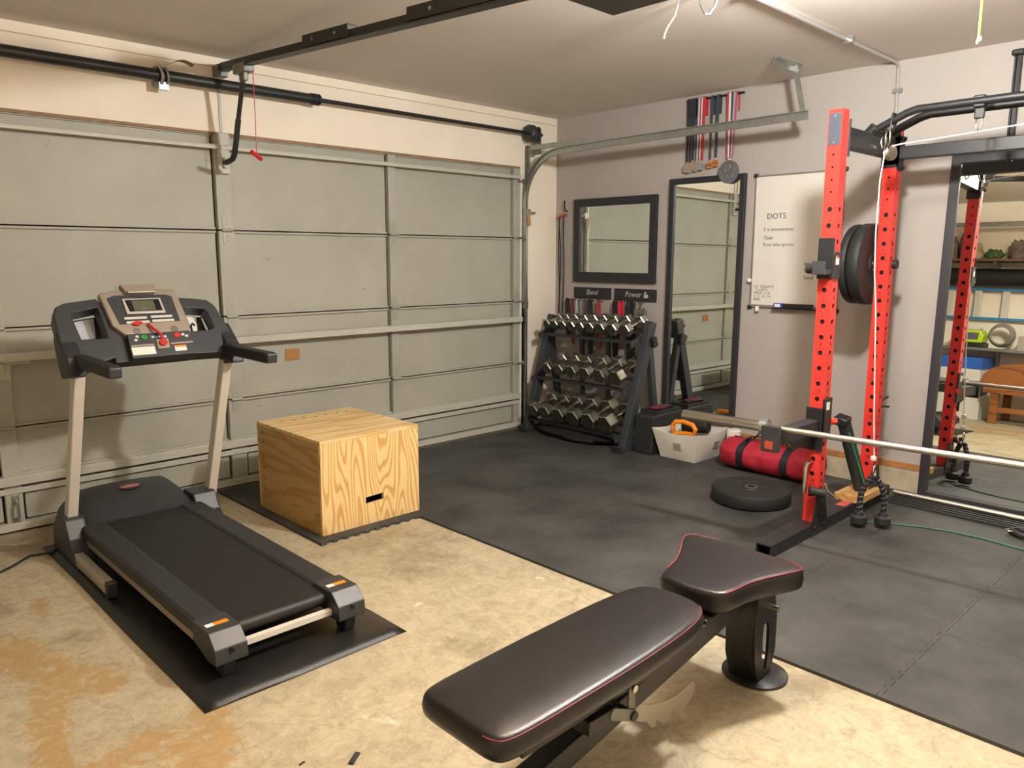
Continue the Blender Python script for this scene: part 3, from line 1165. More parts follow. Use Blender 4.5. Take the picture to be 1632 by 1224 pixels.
    # upright base housings and front base beams
    for s, xa, xb in ((-1, -4.02, -3.93), (1, -3.42, -3.30)):
        b = B()
        prism(b, [(-.80, zb), (-.40, zb), (-.42, .12), (-.50, .205), (-.63, .205), (-.68, .12), (-.78, .06)], (xa, 0, 0), Y, Z, X, 0, xb - xa)
        finish('upright_boot', b, M_cap, t, smooth=False, bevel=.008)
        xm = -4.005 if s < 0 else -3.335
        finish('base_beam', box(B(), (xm - .014, -1.20, zb + .012), (xm + .024, -.76, zb + .068)), mat('beam_silver', '#c9c2b6', .3, metal=.7), t, smooth=False, bevel=.004)
        finish('beam_cap', box(B(), (xm - .016, -1.228, zb + .004), (xm + .026, -1.196, zb + .072)), M_black, t, smooth=False, bevel=.005)
    # uprights leaning back towards the user
    for xm in (-3.972, -3.300):
        b = bar(B(), (xm, -.555, .17), (xm + .035, -.79, .955), .046, .062, up=(0, 1, 0))
        finish('upright_post', b, M_tube, t, smooth=False, bevel=.006)
    # console plane
    th = radians(32)
    O = Vector((-3.60, -.86, .93))
    U, V = Vector((1, 0, 0)), Vector((0, sin(th), cos(th)))
    N_ = U.cross(V)
    M_con = mat('console_dark', '#2b2d31', .48, bump=.15, bump_scale=300)
    M_con2 = mat('console_face', '#33353a', .4)
    outer = [(-.371, -.005), (-.392, .10), (-.402, .268), (-.388, .315), (-.35, .334), (-.214, .352), (-.05, .356), (.153, .344), (.290, .326), (.322, .293), (.372, .10), (.335, .030), (.10, .026), (-.147, .022), (-.268, .012)]
    # wing frame with two openings: three blocks left, middle, right
    bw = B()
    L_out = [(-.371, -.005), (-.40, .10), (-.402, .268), (-.388, .315), (-.35, .334), (-.214, .352), (-.19, .30), (-.19, .05)]
    L_in = [(-.315, .150), (-.318, .172), (-.332, .270), (-.330, .283), (-.31, .287), (-.217, .306), (-.213, .28), (-.205, .150)]
    ring_prism(bw, L_out, L_in, O, U, V, N_, -.075, 0)
    R_out = [(.14, .035), (.335, .030), (.376, .095), (.322, .293), (.290, .326), (.22, .338), (.153, .344), (.13, .30)]
    R_in = [(.165, .155), (.27, .160), (.290, .172), (.276, .262), (.268, .275), (.22, .281), (.154, .288), (.152, .26)]
    ring_prism(bw, R_out, R_in, O, U, V, N_, -.075, 0)
    prism(bw, [(-.20, .022), (.145, .026), (.145, .344), (-.20, .350)], O, U, V, N_, -.06, -.002)
    con = finish('console_frame', bw, M_con, t, smooth=False, bevel=.012, bseg=3)
    # tray pockets: backs of the two openings
    b = B()
    prism(b, [(-.34, .14), (-.20, .14), (-.20, .31), (-.34, .29)], O, U, V, N_, -.11, -.10)
    pk = finish('tray_back', b, M_black, con, smooth=False)
    b = B()
    prism(b, [(.15, .15), (.295, .15), (.28, .28), (.15, .29)], O, U, V, N_, -.11, -.10)
    finish('tray_back', b, M_black, con, smooth=False)
    # paper sheets in the trays
    b = prism(B(), [(-.318, .168), (-.235, .150), (-.215, .300), (-.328, .280)], O, U, V, N_, -.095, -.093)
    finish('paper_sheet', b, mat('bluish_paper', '#b9bcc6', .5, noise_amt=.12, noise_scale=18), con, smooth=False)
    b = prism(B(), [(.158, .155), (.235, .163), (.255, .281), (.155, .289)], O, U, V, N_, -.095, -.093)
    finish('paper_sheet', b, M_paper, con, smooth=False)
    b = tube(B(), [O + U * .185 + V * .15 + N_ * -.03, O + U * .188 + V * .20 + N_ * -.03, O + U * .200 + V * .212 + N_ * -.03, O + U * .208 + V * .20 + N_ * -.03], .006, 8)
    finish('cable_loop', b, M_black, con)
    # silver control unit
    sil = [(-.135, .144), (.151, .139), (.166, .183), (.142, .380), (.05, .388), (-.105, .388), (-.205, .368), (-.182, .200)]
    b = prism(B(), sil, O, U, V, N_, -.02, .022)
    su = finish('control_unit', b, M_silver, t, smooth=False, bevel=.008, bseg=3)
    b = prism(B(), [(-.150, .201), (.123, .203), (.116, .338), (.09, .350), (-.14, .352), (-.176, .338)], O, U, V, N_, .022, .0235)
    face = finish('control_face', b, M_con2, su, smooth=False)
    b = ring_prism(B(), [(-.108, .250), (.066, .250), (.058, .330), (-.113, .330)], [(-.094, .262), (.054, .262), (.049, .324), (-.103, .324)], O, U, V, N_, .0235, .030)
    finish('display_bezel', b, mat('bezel_silver', '#dcd9d2', .25, metal=.5), su, smooth=False, bevel=.0015)
    b = prism(B(), [(-.094, .262), (.054, .262), (.049, .324), (-.103, .324)], O, U, V, N_, .0235, .0255)
    finish('display_surround', b, M_hole, su, smooth=False)
    b = prism(B(), [(-.070, .266), (.026, .266), (.024, .320), (-.074, .320)], O, U, V, N_, .0255, .0262)
    finish('display_screen', b, mat('lcd_olive', '#5b5d47', .25), su, smooth=False)
    text_mesh('display_text', 'SELECT', .009, O + U * -.022 + V * .278 + N_ * .0264, U, V, mat('lcd_text', '#8b8d74', .4), su, .0003)
    for u0, u1, v0 in ((-.125, -.025, .229), (-.007, .091, .231), (-.120, -.018, .207), (-.006, .095, .209)):
        b = prism(B(), rrect(u0, v0 - .006, u1, v0 + .006, .003, 3), O, U, V, N_, .0235, .027)
        finish('button_strip', b, mat('button_white', '#cfccc6', .4), su, smooth=False)
    b = prism(B(), [(-.09, .352), (.038, .352), (.048, .396), (-.112, .398)], O, U, V, N_, .012, .045)
    finish('top_ledge', b, mat('ledge_taupe', '#8d8077', .45), su, smooth=False, bevel=.004)
    b = prism(B(), [(-.088, .350), (.036, .350), (.036, .362), (-.088, .362)], O, U, V, N_, .045, .052)
    finish('ledge_lip', b, M_silver, su, smooth=False, bevel=.002)
    for u0 in (-.085, .085):
        b = cyl(B(), O + U * u0 + V * .163 + N_ * .0215, O + U * u0 + V * .163 + N_ * .0235, .017, 18)
        finish('speaker_grille', b, mat('grille', '#6d665e', .6), su)
    # lower button panel
    b = prism(B(), [(-.138, .022), (.152, .024), (.157, .088), (.152, .146), (-.134, .148)], O, U, V, N_, -.03, .030)
    lp = finish('button_panel', b, M_con2, t, smooth=False, bevel=.004)
    for u0, col, nm in ((-.064, '#1f8f2c', 'start_button'), (.085, '#cf1f22', 'stop_button')):
        b = prism(B(), [(u0 + .014 * cos(2 * pi * k / 20), .124 + .012 * sin(2 * pi * k / 20)) for k in range(20)], O, U, V, N_, .030, .034)
        finish(nm, b, mat(nm + '_mat', col, .35), lp, smooth=False)
    for u0, v0 in ((-.094, .129), (-.103, .112), (.112, .126), (.128, .117)):
        b = prism(B(), [(u0 + .008 * cos(2 * pi * k / 14), v0 + .0065 * sin(2 * pi * k / 14)) for k in range(14)], O, U, V, N_, .030, .033)
        finish('speed_button', b, mat('button_white'), lp, smooth=False)
    for k, col in enumerate(('#c9c9d6', '#3a5fae', '#e0e0ea', '#3a5fae', '#d8d8e0')):
        b = prism(B(), rrect(-.032 + k * .014, .117, -.021 + k * .014, .128, .002, 2), O, U, V, N_, .030, .0315)
        finish('brand_tile', b, mat('tile_%d' % k, col, .4), lp, smooth=False)
    b = prism(B(), [(-.018, .060), (.036, .060), (.040, .110), (-.017, .108)], O, U, V, N_, .030, .036)
    finish('key_plate', b, M_silver, lp, smooth=False, bevel=.002)
    b = cyl(B(), O + U * .010 + V * .086 + N_ * .036, O + U * .010 + V * .086 + N_ * .048, .017, 18)
    tube(b, [O + U * .010 + V * .092 + N_ * .045, O + U * .006 + V * .125 + N_ * .05, O + U * -.018 + V * .165 + N_ * .04, O + U * -.030 + V * .193 + N_ * .03], .006, 8)
    finish('safety_key', b, M_redp, lp)
    b = prism(B(), [(-.075 + .022 * cos(2 * pi * k / 14), .198 + .010 * sin(2 * pi * k / 14)) for k in range(14)], O, U, V, N_, .024, .036)
    finish('key_clip', b, M_redp, lp, smooth=False)
    for (u0, v0, u1, v1, m_) in ((-.132, .036, -.030, .076, M_paper), (.058, .042, .112, .062, M_paper), (.058, .062, .112, .072, M_orange)):
        b = prism(B(), [(u0, v0), (u1, v0), (u1, v1), (u0, v1)], O, U, V, N_, .030, .0312)
        finish('warning_label', b, m_, lp, smooth=False)
    for u0, u1 in ((-.132, -.03), (.045, .150)):
        b = prism(B(), [(u0, .078), (u1, .080), (u1, .088), (u0, .086)], O, U, V, N_, .030, .033)
        finish('trim_strip', b, M_silver, lp, smooth=False)
    # handles reaching back to the user
    for xm in (-3.945, -3.285):
        b = bar(B(), (xm, -.84, .972), (xm, -1.30, .968), .055, .050)
        hd = finish('hand_rail', b, mat('grip_black', '#141416', .55, bump=.3, bump_scale=500), t, smooth=False, bevel=.010, bseg=3)
        b = bar(B(), (xm, -1.295, .968), (xm, -1.318, .966), .048, .044)
        finish('rail_end', b, M_cap, hd, smooth=False, bevel=.006)
    # side cheeks of the console
    for xa, xb in ((-4.005, -3.935), (-3.29, -3.222)):
        b = B()
        prism(b, [(-.90, .905), (-.76, .885), (-.70, .99), (-.68, 1.06), (-.735, 1.09), (-.865, .985)], (xa, 0, 0), Y, Z, X, 0, xb - xa)
        finish('console_cheek', b, M_con, t, smooth=False, bevel=.01)
    # power cord on the floor
    b = tube(B(), [(-3.99, -.40, .012), (-4.04, -.46, .008), (-4.13, -.43, .006), (-4.22, -.52, .006), (-4.30, -.58, .006), (-4.45, -.60, .006), (-4.8, -.4, .006), (-5.2, -.5, .006)], .0055, 8)
    finish('power_cord', b, M_black, t)


treadmill()


# ------------------------------------------------------------------ weight bench
def pad(bm, outline, seg, zfun, thick, r=.02, bulge=.006, k=5):
    """upholstered pad: rings shrink towards the medial segment seg, so the top stays smooth"""
    n = len(outline)
    s0, s1 = Vector(seg[0]), Vector(seg[1])

    def med(p):
        d = s1 - s0
        t_ = max(0.0, min(1.0, (p - s0).dot(d) / d.length_squared))
        return s0 + d * t_

    def inset(d):
        out = []
        for q in outline:
            p = Vector(q)
            m_ = med(p)
            L_ = (p - m_).length
            out.append(m_ + (p - m_) * max(.02, 1 - d / L_))
        return out
    rings = []
    for d, dz in [(0.008, -thick), (0.0, -thick + .010), (-.003, -thick * .55), (0.0, -r)] + [(r * (1 - cos(a)), -r + r * sin(a)) for a in [pi / 2 * q / k for q in range(1, k + 1)]] + [(r + .025, bulge * .7), (r + .06, bulge), (r + .3, bulge)]:
        rings.append([bm.verts.new((p.x, p.y, zfun(p.x, p.y) + dz)) for p in inset(d)])
    for R0, R1 in zip(rings, rings[1:]):
        for i in range(n):
            j = (i + 1) % n
            bm.faces.new((R0[i], R0[j], R1[j], R1[i]))
    bm.faces.new(rings[0][::-1])
    bm.faces.new(rings[-1])
    return inset(r * .25)


def smooth_closed(pts, it=2):
    for _ in range(it):
        q = []
        for i in range(len(pts)):
            a, b = Vector(pts[i]), Vector(pts[(i + 1) % len(pts)])
            q += [tuple(a * .75 + b * .25), tuple(a * .25 + b * .75)]
        pts = q
    return pts


def weight_bench():
    t = thing('weight_bench', 'black adjustable weight bench with red stitching in the foreground', 'bench', (-3.1, -3.34, 0))
    M_vinyl = mat('black_vinyl', '#1b1819', .32, spec=.5, noise_amt=.12, noise_scale=30, bump=.25, bump_scale=420)
    M_stitch = mat('red_stitch', '#6e1c22', .6)
    zt = lambda x, y: .420 + (x + 3.05) * .020
    out = [(-3.875, -3.183), (-3.893, -3.205), (-3.897, -3.25), (-3.897, -3.40), (-3.892, -3.445), (-3.872, -3.470), (-3.80, -3.478), (-3.70, -3.480), (-3.40, -3.482), (-3.15, -3.470), (-3.04, -3.435), (-3.010, -3.37), (-3.010, -3.27), (-3.045, -3.195), (-3.2, -3.172), (-3.5, -3.168), (-3.75, -3.172), (-3.83, -3.176)]
    b = B()
    ins = pad(b, smooth_closed(out, 2), ((-3.74, -3.325), (-3.16, -3.325)), zt, .060, .022, .006)
    bp = finish('back_pad', b, M_vinyl, t, angle=60)
    b = B()
    ln = [(p.x, p.y, zt(p.x, p.y) - .006) for p in ins if p.y < -3.40 or p.x < -3.86]
    i0 = max(range(len(ins)), key=lambda i: ins[i].x)
    seq = [ins[(i0 + k) % len(ins)] for k in range(len(ins))]
    # near side and left end carry the visible piping
    tube(b, [(p.x, p.y, zt(p.x, p.y) - .0075) for p in sorted((p for p in ins if p.y < -3.40), key=lambda p: p.x)], .0018, 5)
    finish('piping', b, M_stitch, bp)
    finish('pad_board', prism(B(), [(-3.84, -3.23), (-3.84, -3.42), (-3.07, -3.42), (-3.07, -3.23)], (0, 0, 0), X, Y, Z, .325, .348), M_black, bp, smooth=False)
    # seat: trapezoid, flaring to the front
    zs = lambda x, y: .425 + (x + 2.95) * .06
    so = [(-2.955, -3.21), (-2.965, -3.32), (-2.945, -3.425), (-2.90, -3.440), (-2.80, -3.450), (-2.66, -3.515), (-2.615, -3.530), (-2.595, -3.49), (-2.585, -3.31), (-2.595, -3.12), (-2.62, -3.085), (-2.67, -3.10), (-2.80, -3.175), (-2.91, -3.195)]
    b = B()
    ins2 = pad(b, smooth_closed(so, 2), ((-2.86, -3.315), (-2.70, -3.31)), zs, .070, .016, .004)
    sp = finish('seat_pad', b, M_vinyl, t, angle=60)
    for cond in (lambda p: p.y < -3.42, lambda p: p.y > -3.20):
        L_ = sorted([p for p in ins2 if cond(p)], key=lambda p: p.x)
        if len(L_) > 2:
            b = B()
            tube(b, [(p.x, p.y, zs(p.x, p.y) - .003) for p in L_], .0018, 5)
            finish('piping', b, mat('red_stitch_bright', '#8e2b31', .6), sp)
    # frame
    M_fr = mat('bench_frame', '#1a1a1b', .4, spec=.5, bump=.1, bump_scale=400)
    b = bar(B(), (-2.66, -3.34, .318), (-4.12, -3.34, .055), .062, .070)
    finish('main_beam', b, M_fr, t, smooth=False, bevel=.006)
    b = box(B(), (-4.16, -3.62, .012), (-4.09, -3.06, .075))
    finish('rear_foot', b, M_fr, t, smooth=False, bevel=.006)
    # front post: curved plate pair with slot, on a round foot
    prof_f = [(-2.655, .015), (-2.685, .10), (-2.690, .22), (-2.675, .345), (-2.575, .345), (-2.545, .22), (-2.545, .10), (-2.575, .015)]
    for ya, yb in ((-3.410, -3.398), (-3.312, -3.300)):
        b = B()
        ring_prism(b, prof_f, [(-2.622, .045), (-2.635, .10), (-2.637, .18), (-2.632, .215), (-2.60, .215), (-2.592, .18), (-2.592, .10), (-2.603, .045)], (0, 0, 0), X, Z, Y, ya, yb)
        finish('post_plate', b, M_fr, t, smooth=False, bevel=.002)
    b = B()
    prism(b, [(-2.690, .10), (-2.690, .22), (-2.676, .345), (-2.664, .345), (-2.678, .22), (-2.678, .10), (-2.645, .015), (-2.655, .015)], (0, 0, 0), X, Z, Y, -3.400, -3.310)
    finish('post_web', b, M_fr, t, smooth=False)
    b = cyl(B(), (-2.61, -3.445, .275), (-2.61, -3.39, .275), .010, 12)
    finish('post_pin', b, M_chrome, t)
    b = lathe(B(), [(0, 0), (.098, 0), (.106, .004), (.106, .008), (.095, .014), (.03, .02), (0, .02)], (-2.585, -3.365, .0005), Z, 32)
    for v in b.verts:
        if v.co.y > -3.365:
            v.co.y = -3.365 + (v.co.y + 3.365) * 1.1
    finish('round_foot', b, M_fr, t)
    # seat bracket and pad bracket
    b = box(B(), (-2.93, -3.375, .325), (-2.62, -3.305, .352))
    box(b, (-2.98, -3.40, .29), (-2.90, -3.28, .345))
    finish('seat_bracket', b, M_fr, t, smooth=False, bevel=.004)
    b = bar(B(), (-3.02, -3.42, .330), (-3.78, -3.42, .316), .012, .05)
    bar(b, (-3.02, -3.26, .330), (-3.78, -3.26, .316), .012, .05)
    finish('pad_bracket', b, M_fr, t, smooth=False, bevel=.002)
    # adjustment ladder: curved notched steel sector
    arc = [(-3.30, .20), (-3.217, .150), (-3.17, .128), (-3.091, .106), (-3.03, .100), (-2.985, .106), (-2.957, .112), (-2.938, .106), (-2.932, .090), (-2.938, .066), (-2.965, .045), (-2.995, .034)]
    low = [(-3.030, .050), (-3.060, .060), (-3.066, .040), (-3.090, .032), (-3.118, .050), (-3.134, .064), (-3.142, .042), (-3.160, .048), (-3.185, .078), (-3.225, .098), (-3.275, .125), (-3.32, .16)]
    b = prism(B(), arc[::-1] + low[::-1], (0, -3.337, 0), X, Z, Y, -.006, 0)
    finish('adjustment_ladder', b, mat('zinc_plate', '#b9b4a6', .4, metal=.5), t, smooth=False, bevel=.0015)
    b = B()
    prism(b, rrect(-.013, -.012, .013, .082, .012), (-3.415, -3.452, .256), X, Z, Y, -.006, 0)
    prism(b, rrect(-.100, -.016, .016, .016, .012), (-3.415, -3.458, .256), (.9, 0, -.43), (.43, 0, .9), Y, -.006, 0)
    finish('latch_lever', b, mat('dull_steel'), t, smooth=False, bevel=.0015)
    b = cyl(B(), (-3.415, -3.47, .256), (-3.415, -3.36, .256), .013, 12)
    finish('pivot_bolt', b, M_black, t)
    b = cyl(B(), (-3.412, -3.466, .330), (-3.412, -3.41, .330), .010, 12)
    finish('link_bolt', b, M_chrome, t)
    b = tube(B(), [(-3.475, -3.40, .36), (-3.47, -3.40, .30), (-3.43, -3.42, .265)], .007, 8)
    box(b, (-3.55, -3.43, .240), (-3.43, -3.30, .280))
    finish('latch_bracket', b, M_fr, t, smooth=False, bevel=.003)
    b = bar(B(), (-3.02, -3.34, .335), (-2.93, -3.34, .285), .07, .03)
    finish('hinge_block', b, M_fr, t, smooth=False, bevel=.003)


weight_bench()


# ------------------------------------------------------------------ power rack
FX, RXR, RYL, RYR, UW = -1.15, -.45, -2.87, -4.06, .070   # front faces of the uprights, left and right side centre


def holed_upright(x0, yc, ztop, holes_big, holes_small, z0=.075):
    """square tube with real punched holes on all four faces; x0 is its -X face"""
    b = B()
    cx = x0 + UW / 2
    h = UW / 2
    faces = [(Vector((-h, 0, 0)), Vector((0, -1, 0))), (Vector((0, -h, 0)), Vector((1, 0, 0))), (Vector((h, 0, 0)), Vector((0, 1, 0))), (Vector((0, h, 0)), Vector((-1, 0, 0)))]
    hs = sorted([(z, .0125) for z in holes_big] + [(z, .006) for z in holes_small])
    for off, u in faces:
        o = Vector((cx, yc, 0)) + off

        def P(s, z):
            return o + u * s + Vector((0, 0, z))
        zc = z0
        for z, r in hs:
            c = .024
            if z - c > zc + 1e-5:
                b.faces.new([b.verts.new(P(s, q)) for s, q in ((-h, zc), (h, zc), (h, z - c), (-h, z - c))])
            for s0, s1 in ((-h, -c), (c, h)):
                b.faces.new([b.verts.new(P(s, q)) for s, q in ((s0, z - c), (s1, z - c), (s1, z + c), (s0, z + c))])
            sq, ci, cin = [], [], []
            K = 12
            n = u.cross(Vector((0, 0, 1)))
            if n.dot(off) > 0:
                n = -n
            for k in range(K):
                a = 2 * pi * k / K + pi / K
                ca, sa = cos(a), sin(a)
                m_ = max(abs(ca), abs(sa))
                sq.append(b.verts.new(P(c * ca / m_, z + c * sa / m_)))
                ci.append(b.verts.new(P(r * ca, z + r * sa)))
                cin.append(b.verts.new(P(r * ca, z + r * sa) + n * .003))
            for k in range(K):
                j = (k + 1) % K
                b.faces.new((sq[k], sq[j], ci[j], ci[k]))
                b.faces.new((ci[k], ci[j], cin[j], cin[k]))
            for s, q in ((-c, -c), (c, -c), (c, c), (-c, c)):
                cv = b.verts.new(P(s, z + q))
                ks = sorted(range(K), key=lambda k: (sq[k].co - cv.co).length)[:2]
                b.faces.new((cv, sq[ks[0]], sq[ks[1]]))
            zc = z + c
        b.faces.new([b.verts.new(P(s, q)) for s, q in ((-h, zc), (h, zc), (h, ztop), (-h, ztop))])
    b.faces.new([b.verts.new((cx + sx * h, yc + sy * h, ztop)) for sx, sy in ((-1, -1), (1, -1), (1, 1), (-1, 1))])
    bmesh.ops.remove_doubles(b, verts=b.verts, dist=1e-5)
    return b


def power_rack():
    t = thing('power_rack', 'red power rack with black crossmembers standing against the grey wall', 'power rack', ((FX + RXR) / 2, (RYL + RYR) / 2, .0125))
    big = [1.65 - .0776 * k for k in range(19)]
    small = [1.906, 1.848, 1.789, 1.7325]
    nm = {4: None}
    for side, yc in ((0, RYL), (1, RYR)):
        for x0 in (FX, RXR):
            front = x0 == FX
            zt = 2.115 if front else 2.10
            b = holed_upright(x0, yc, zt, big, small)
            up = finish('upright', b, M_red, t, smooth=False)
            finish('hole_dark_core', box(B(), (x0 + .006, yc - UW / 2 + .006, .08), (x0 + UW - .006, yc + UW / 2 - .006, zt - .01)), M_hole, up, smooth=False)  # added black core, stands in for the shade inside the tube
            if side == 0:
                off = 0 if front else 1
                num = 3
                for k in range(2, 18, 3):
                    # numbers stand under every third hole, on the front and inner face
                    zc = 1.65 - .0776 * k - .036
                    n_ = (k + 1) if front else (k + 1)
                    text_mesh('hole_number', str(n_), .028, (x0, yc, zc), (0, -1, 0), (0, 0, 1), M_ink, up, .0006)
                    text_mesh('hole_number', str(n_), .028, (x0 + UW / 2, yc - UW / 2, zc), (1, 0, 0), (0, 0, 1), M_ink, up, .0006)
                    bb = box(B(), (x0 - .0008, yc - .022, zc - .019), (x0, yc + .022, zc - .0165))
                    finish('hole_line', bb, mat('line_dark_red', '#7d1c1a', .5), up, smooth=False)
            # gusset plate at the foot
            b = B()
            prism(b, [(-.05, .0), (.12, .0), (.12, .075), (.075, .23), (-.004, .23), (-.05, .075)], (x0, 0, .013), X, Z, Y, yc - UW / 2 - .006, yc - UW / 2 - .0005)
            for gx, gz in ((-.02, .045), (.08, .045), (.045, .10), (.045, .17)):
                cyl(b, (x0 + gx, yc - UW / 2 - .006, gz + .013), (x0 + gx, yc - UW / 2 - .016, gz + .013), .010, 6)
            finish('foot_gusset', b, M_blackm, t, smooth=False)
            if front:
                b = box(B(), (x0 - .0025, yc - .030, 1.95), (x0, yc + .030, 2.097))
                np_ = finish('name_plate', b, mat('plate_charcoal', '#3d424b', .5), up, smooth=False)
                b = B()
                for z in (1.962, 2.085):
                    cyl(b, (x0 - .0045, yc, z), (x0 - .002, yc, z), .005, 10)
                finish('plate_rivets', b, M_steel, np_)
        # base rail, hollow at the front end
        b = B()
        ring_prism(b, [(-.038, 0), (.038, 0), (.038, .0625), (-.038, .0625)], [(-.032, .006), (.032, .006), (.032, .0565), (-.032, .0565)], (-1.62, yc, .0130), Y, Z, X, 0, 1.45)
        br = finish('base_rail', b, M_blackm, t, smooth=False)
        b = box(B(), (-.78, yc - .026, .0762), (-.60, yc + .026, .0770))
        tag(finish('red_decal', b, mat('decal_red', '#b4504a', .6), br, smooth=False), 'faded red decal', None)
        # upper side crossmember with end plates
        b = bar(B(), (FX + UW, yc, 1.995), (RXR, yc, 1.995), .060, .095)
        cm = finish('side_crossmember', b, M_blackm, t, smooth=False, bevel=.004)
        for xa in (FX + UW, RXR - .006):
            b = box(B(), (xa, yc - .045, 1.90), (xa + .006, yc + .045, 2.075))
            finish('bracket_plate', b, M_blackm, cm, smooth=False)
    b = box(B(), (RXR - .006, RYL - UW / 2 - .008, 1.885), (RXR + UW + .006, RYL - UW / 2 - .001, 2.065))
    for gx, gz in ((.012, 1.90), (.058, 1.90), (.012, 2.05), (.058, 2.05)):
        cyl(b, (RXR + gx, RYL - UW / 2 - .008, gz), (RXR + gx, RYL - UW / 2 - .020, gz), .011, 6)
    finish('corner_bracket', b, M_blackm, t, smooth=False)
    b = box(B(), (RXR - .006, RYL - .045, 1.915), (RXR - .001, RYL + .045, 2.055))
    finish('corner_bracket', b, M_blackm, t, smooth=False)
    # rear crossbeam
    b = bar(B(), (RXR + UW / 2, RYL - UW / 2, 1.975), (RXR + UW / 2, RYR + UW / 2, 1.975), .060, .066)
    finish('rear_crossbeam', b, M_blackm, t, smooth=False, bevel=.004)
    # twin pull-up bars, bent up from the side members
    for px in (-.74, -.56):
        pts = [(px, RYL + .02, 2.05), (px, RYL - .03, 2.062), (px, RYL - .17, 2.125), (px, RYL - .22, 2.138), (px, (RYL + RYR) / 2, 2.14), (px, RYR + .22, 2.138), (px, RYR + .17, 2.125), (px, RYR + .03, 2.062), (px, RYR - .02, 2.05)]
        b = tube(B(), pts, .0215 if px > -.6 else .019, 14)
        finish('pull_up_bar', b, M_blackm, t)
    b = box(B(), (-.80, RYL - .035, 2.035), (-.50, RYL + .035, 2.055))
    for px in (-.74, -.56):
        cyl(b, (px, RYL, 2.045), (px, RYL - .03, 2.075), .032, 14)
    finish('bar_mount', b, M_blackm, t, smooth=False)
    # J-cup on the front upright
    z0, z1 = 1.318, 1.515
    b = B()
    box(b, (FX - .010, RYL - .040, z0), (FX - .001, RYL + .040, z1))
    box(b, (FX - .010, RYL - UW / 2 - .010, z0), (FX + .065, RYL - UW / 2 - .001, z0 + .13))
    jc = finish('j_cup', b, M_blackm, t, smooth=False, bevel=.003)
    b = box(B(), (FX - .075, RYL - .035, z0 + .02), (FX - .010, RYL + .035, z0 + .045))
    box(b, (FX - .082, RYL - .032, z0 + .02), (FX - .070, RYL + .032, z0 + .085))
    finish('cup_tray', b, mat('uhmw_black', '#2a2c2e', .6), jc, smooth=False, bevel=.003)
    b = cyl(B(), (FX - .035, RYL + .036, z0 + .05), (FX - .035, RYL + .075, z0 + .05), .026, 14)
    finish('cup_roller', b, M_black, jc)
    b = box(B(), (FX + .008, RYL - UW / 2 - .0112, z0 + .068), (FX + .040, RYL - UW / 2 - .0100, z0 + .112))
    tag(finish('warning_sticker', b, M_paper, jc, smooth=False), 'white sticker', None)
    b = box(B(), (FX + .008, RYL - UW / 2 - .0113, z0 + .100), (FX + .040, RYL - UW / 2 - .0112, z0 + .112))
    finish('sticker_band', b, M_redp, jc, smooth=False)
    # spotter arms (left one carries the bar)
    for yc in (RYL, RYR):
        b = B()
        box(b, (FX - .012, yc - UW / 2 - .012, .455), (FX - .001, yc + UW / 2 + .012, .675))
        box(b, (FX - .012, yc - UW / 2 - .012, .520), (FX + UW + .006, yc - UW / 2 - .001, .725))
        sl = finish('spotter_sleeve', b, M_blackm, t, smooth=False, bevel=.003)
        b = bar(B(), (FX - .012, yc, .582), (-1.60, yc, .582), .058, .062)
        prism(b, [(FX - .012, .46), (FX - .012, .57), (FX - .34, .57), (FX - .24, .515)], (0, 0, 0), X, Z, Y, yc - .004, yc + .004)
        finish('spotter_arm', b, M_blackm, sl, smooth=False, bevel=.003)
        b = box(B(), (-1.625, yc - .042, .528), (-1.592, yc + .042, .650))
        box(b, (-1.60, yc - .032, .613), (FX - .03, yc + .032, .618))
        finish('arm_end', b, mat('uhmw_black'), sl, smooth=False, bevel=.004)
        b = box(B(), (-1.6262, yc - .020, .542), (-1.625, yc + .020, .580))
        finish('arm_decal', b, mat('decal_rust', '#a8452a', .5), sl, smooth=False)
        b = box(B(), (FX + .01, yc - UW / 2 - .0132, .665), (FX + .045, yc - UW / 2 - .0120, .705))
        finish('warning_sticker', b, M_paper, sl, smooth=False)
        b = cyl(B(), (FX + UW + .004, yc - .045, .60), (FX + UW + .03, yc - .06, .60), .016, 12)
        finish('pull_pin_knob', b, mat('knob_red', '#e0482f', .4), sl)
    # L-shaped hitch pin with spool on the front upright
    b = B()
    tube(b, [(FX + .02, RYL + .0, .395), (FX - .03, RYL + .005, .397), (FX - .05, RYL + .006, .390), (FX - .058, RYL + .007, .372), (FX - .060, RYL + .008, .24)], .0105, 10)
    hp = finish('hitch_pin', b, M_chrome, t)
    b = B()
    lathe(b, [(0, 0), (.03, 0), (.024, .02), (.020, .04), (.024, .06), (.03, .075), (0, .075)], (FX - .055, RYL - .015, .255), (.6, -1, -.1), 16)
    finish('band_peg', b, M_rubber, t)
    finish('spring_pin', tube(B(), [(FX + .02, RYL - .06, .29), (FX + .02, RYL - .075, .25), (FX + .06, RYL - .10, .215)], .006, 8), M_chrome, t)
    # plate storage peg on the rear upright
    b = cyl(B(), (RXR + UW / 2, RYL + UW / 2, 1.385), (RXR + UW / 2, RYL + UW / 2 + .26, 1.385), .024, 18)
    pg = finish('storage_peg', b, M_blackm, t)
    finish('peg_bolt', cyl(B(), (RXR + UW / 2 + .03, RYL - UW / 2, 1.385), (RXR + UW / 2 + .03, RYL - UW / 2 - .022, 1.385), .026, 16), M_black, pg)
    b = B()
    tube(b, [(RXR + .06, RYL - .03, .615), (RXR + .12, RYL - .045, .635)], .006, 8)
    tube(b, [(RXR + .06, RYL - .03, .585), (RXR + .13, RYL - .05, .575)], .006, 8)
    finish('band_hooks', b, M_black, t)
    return t


power_rack()


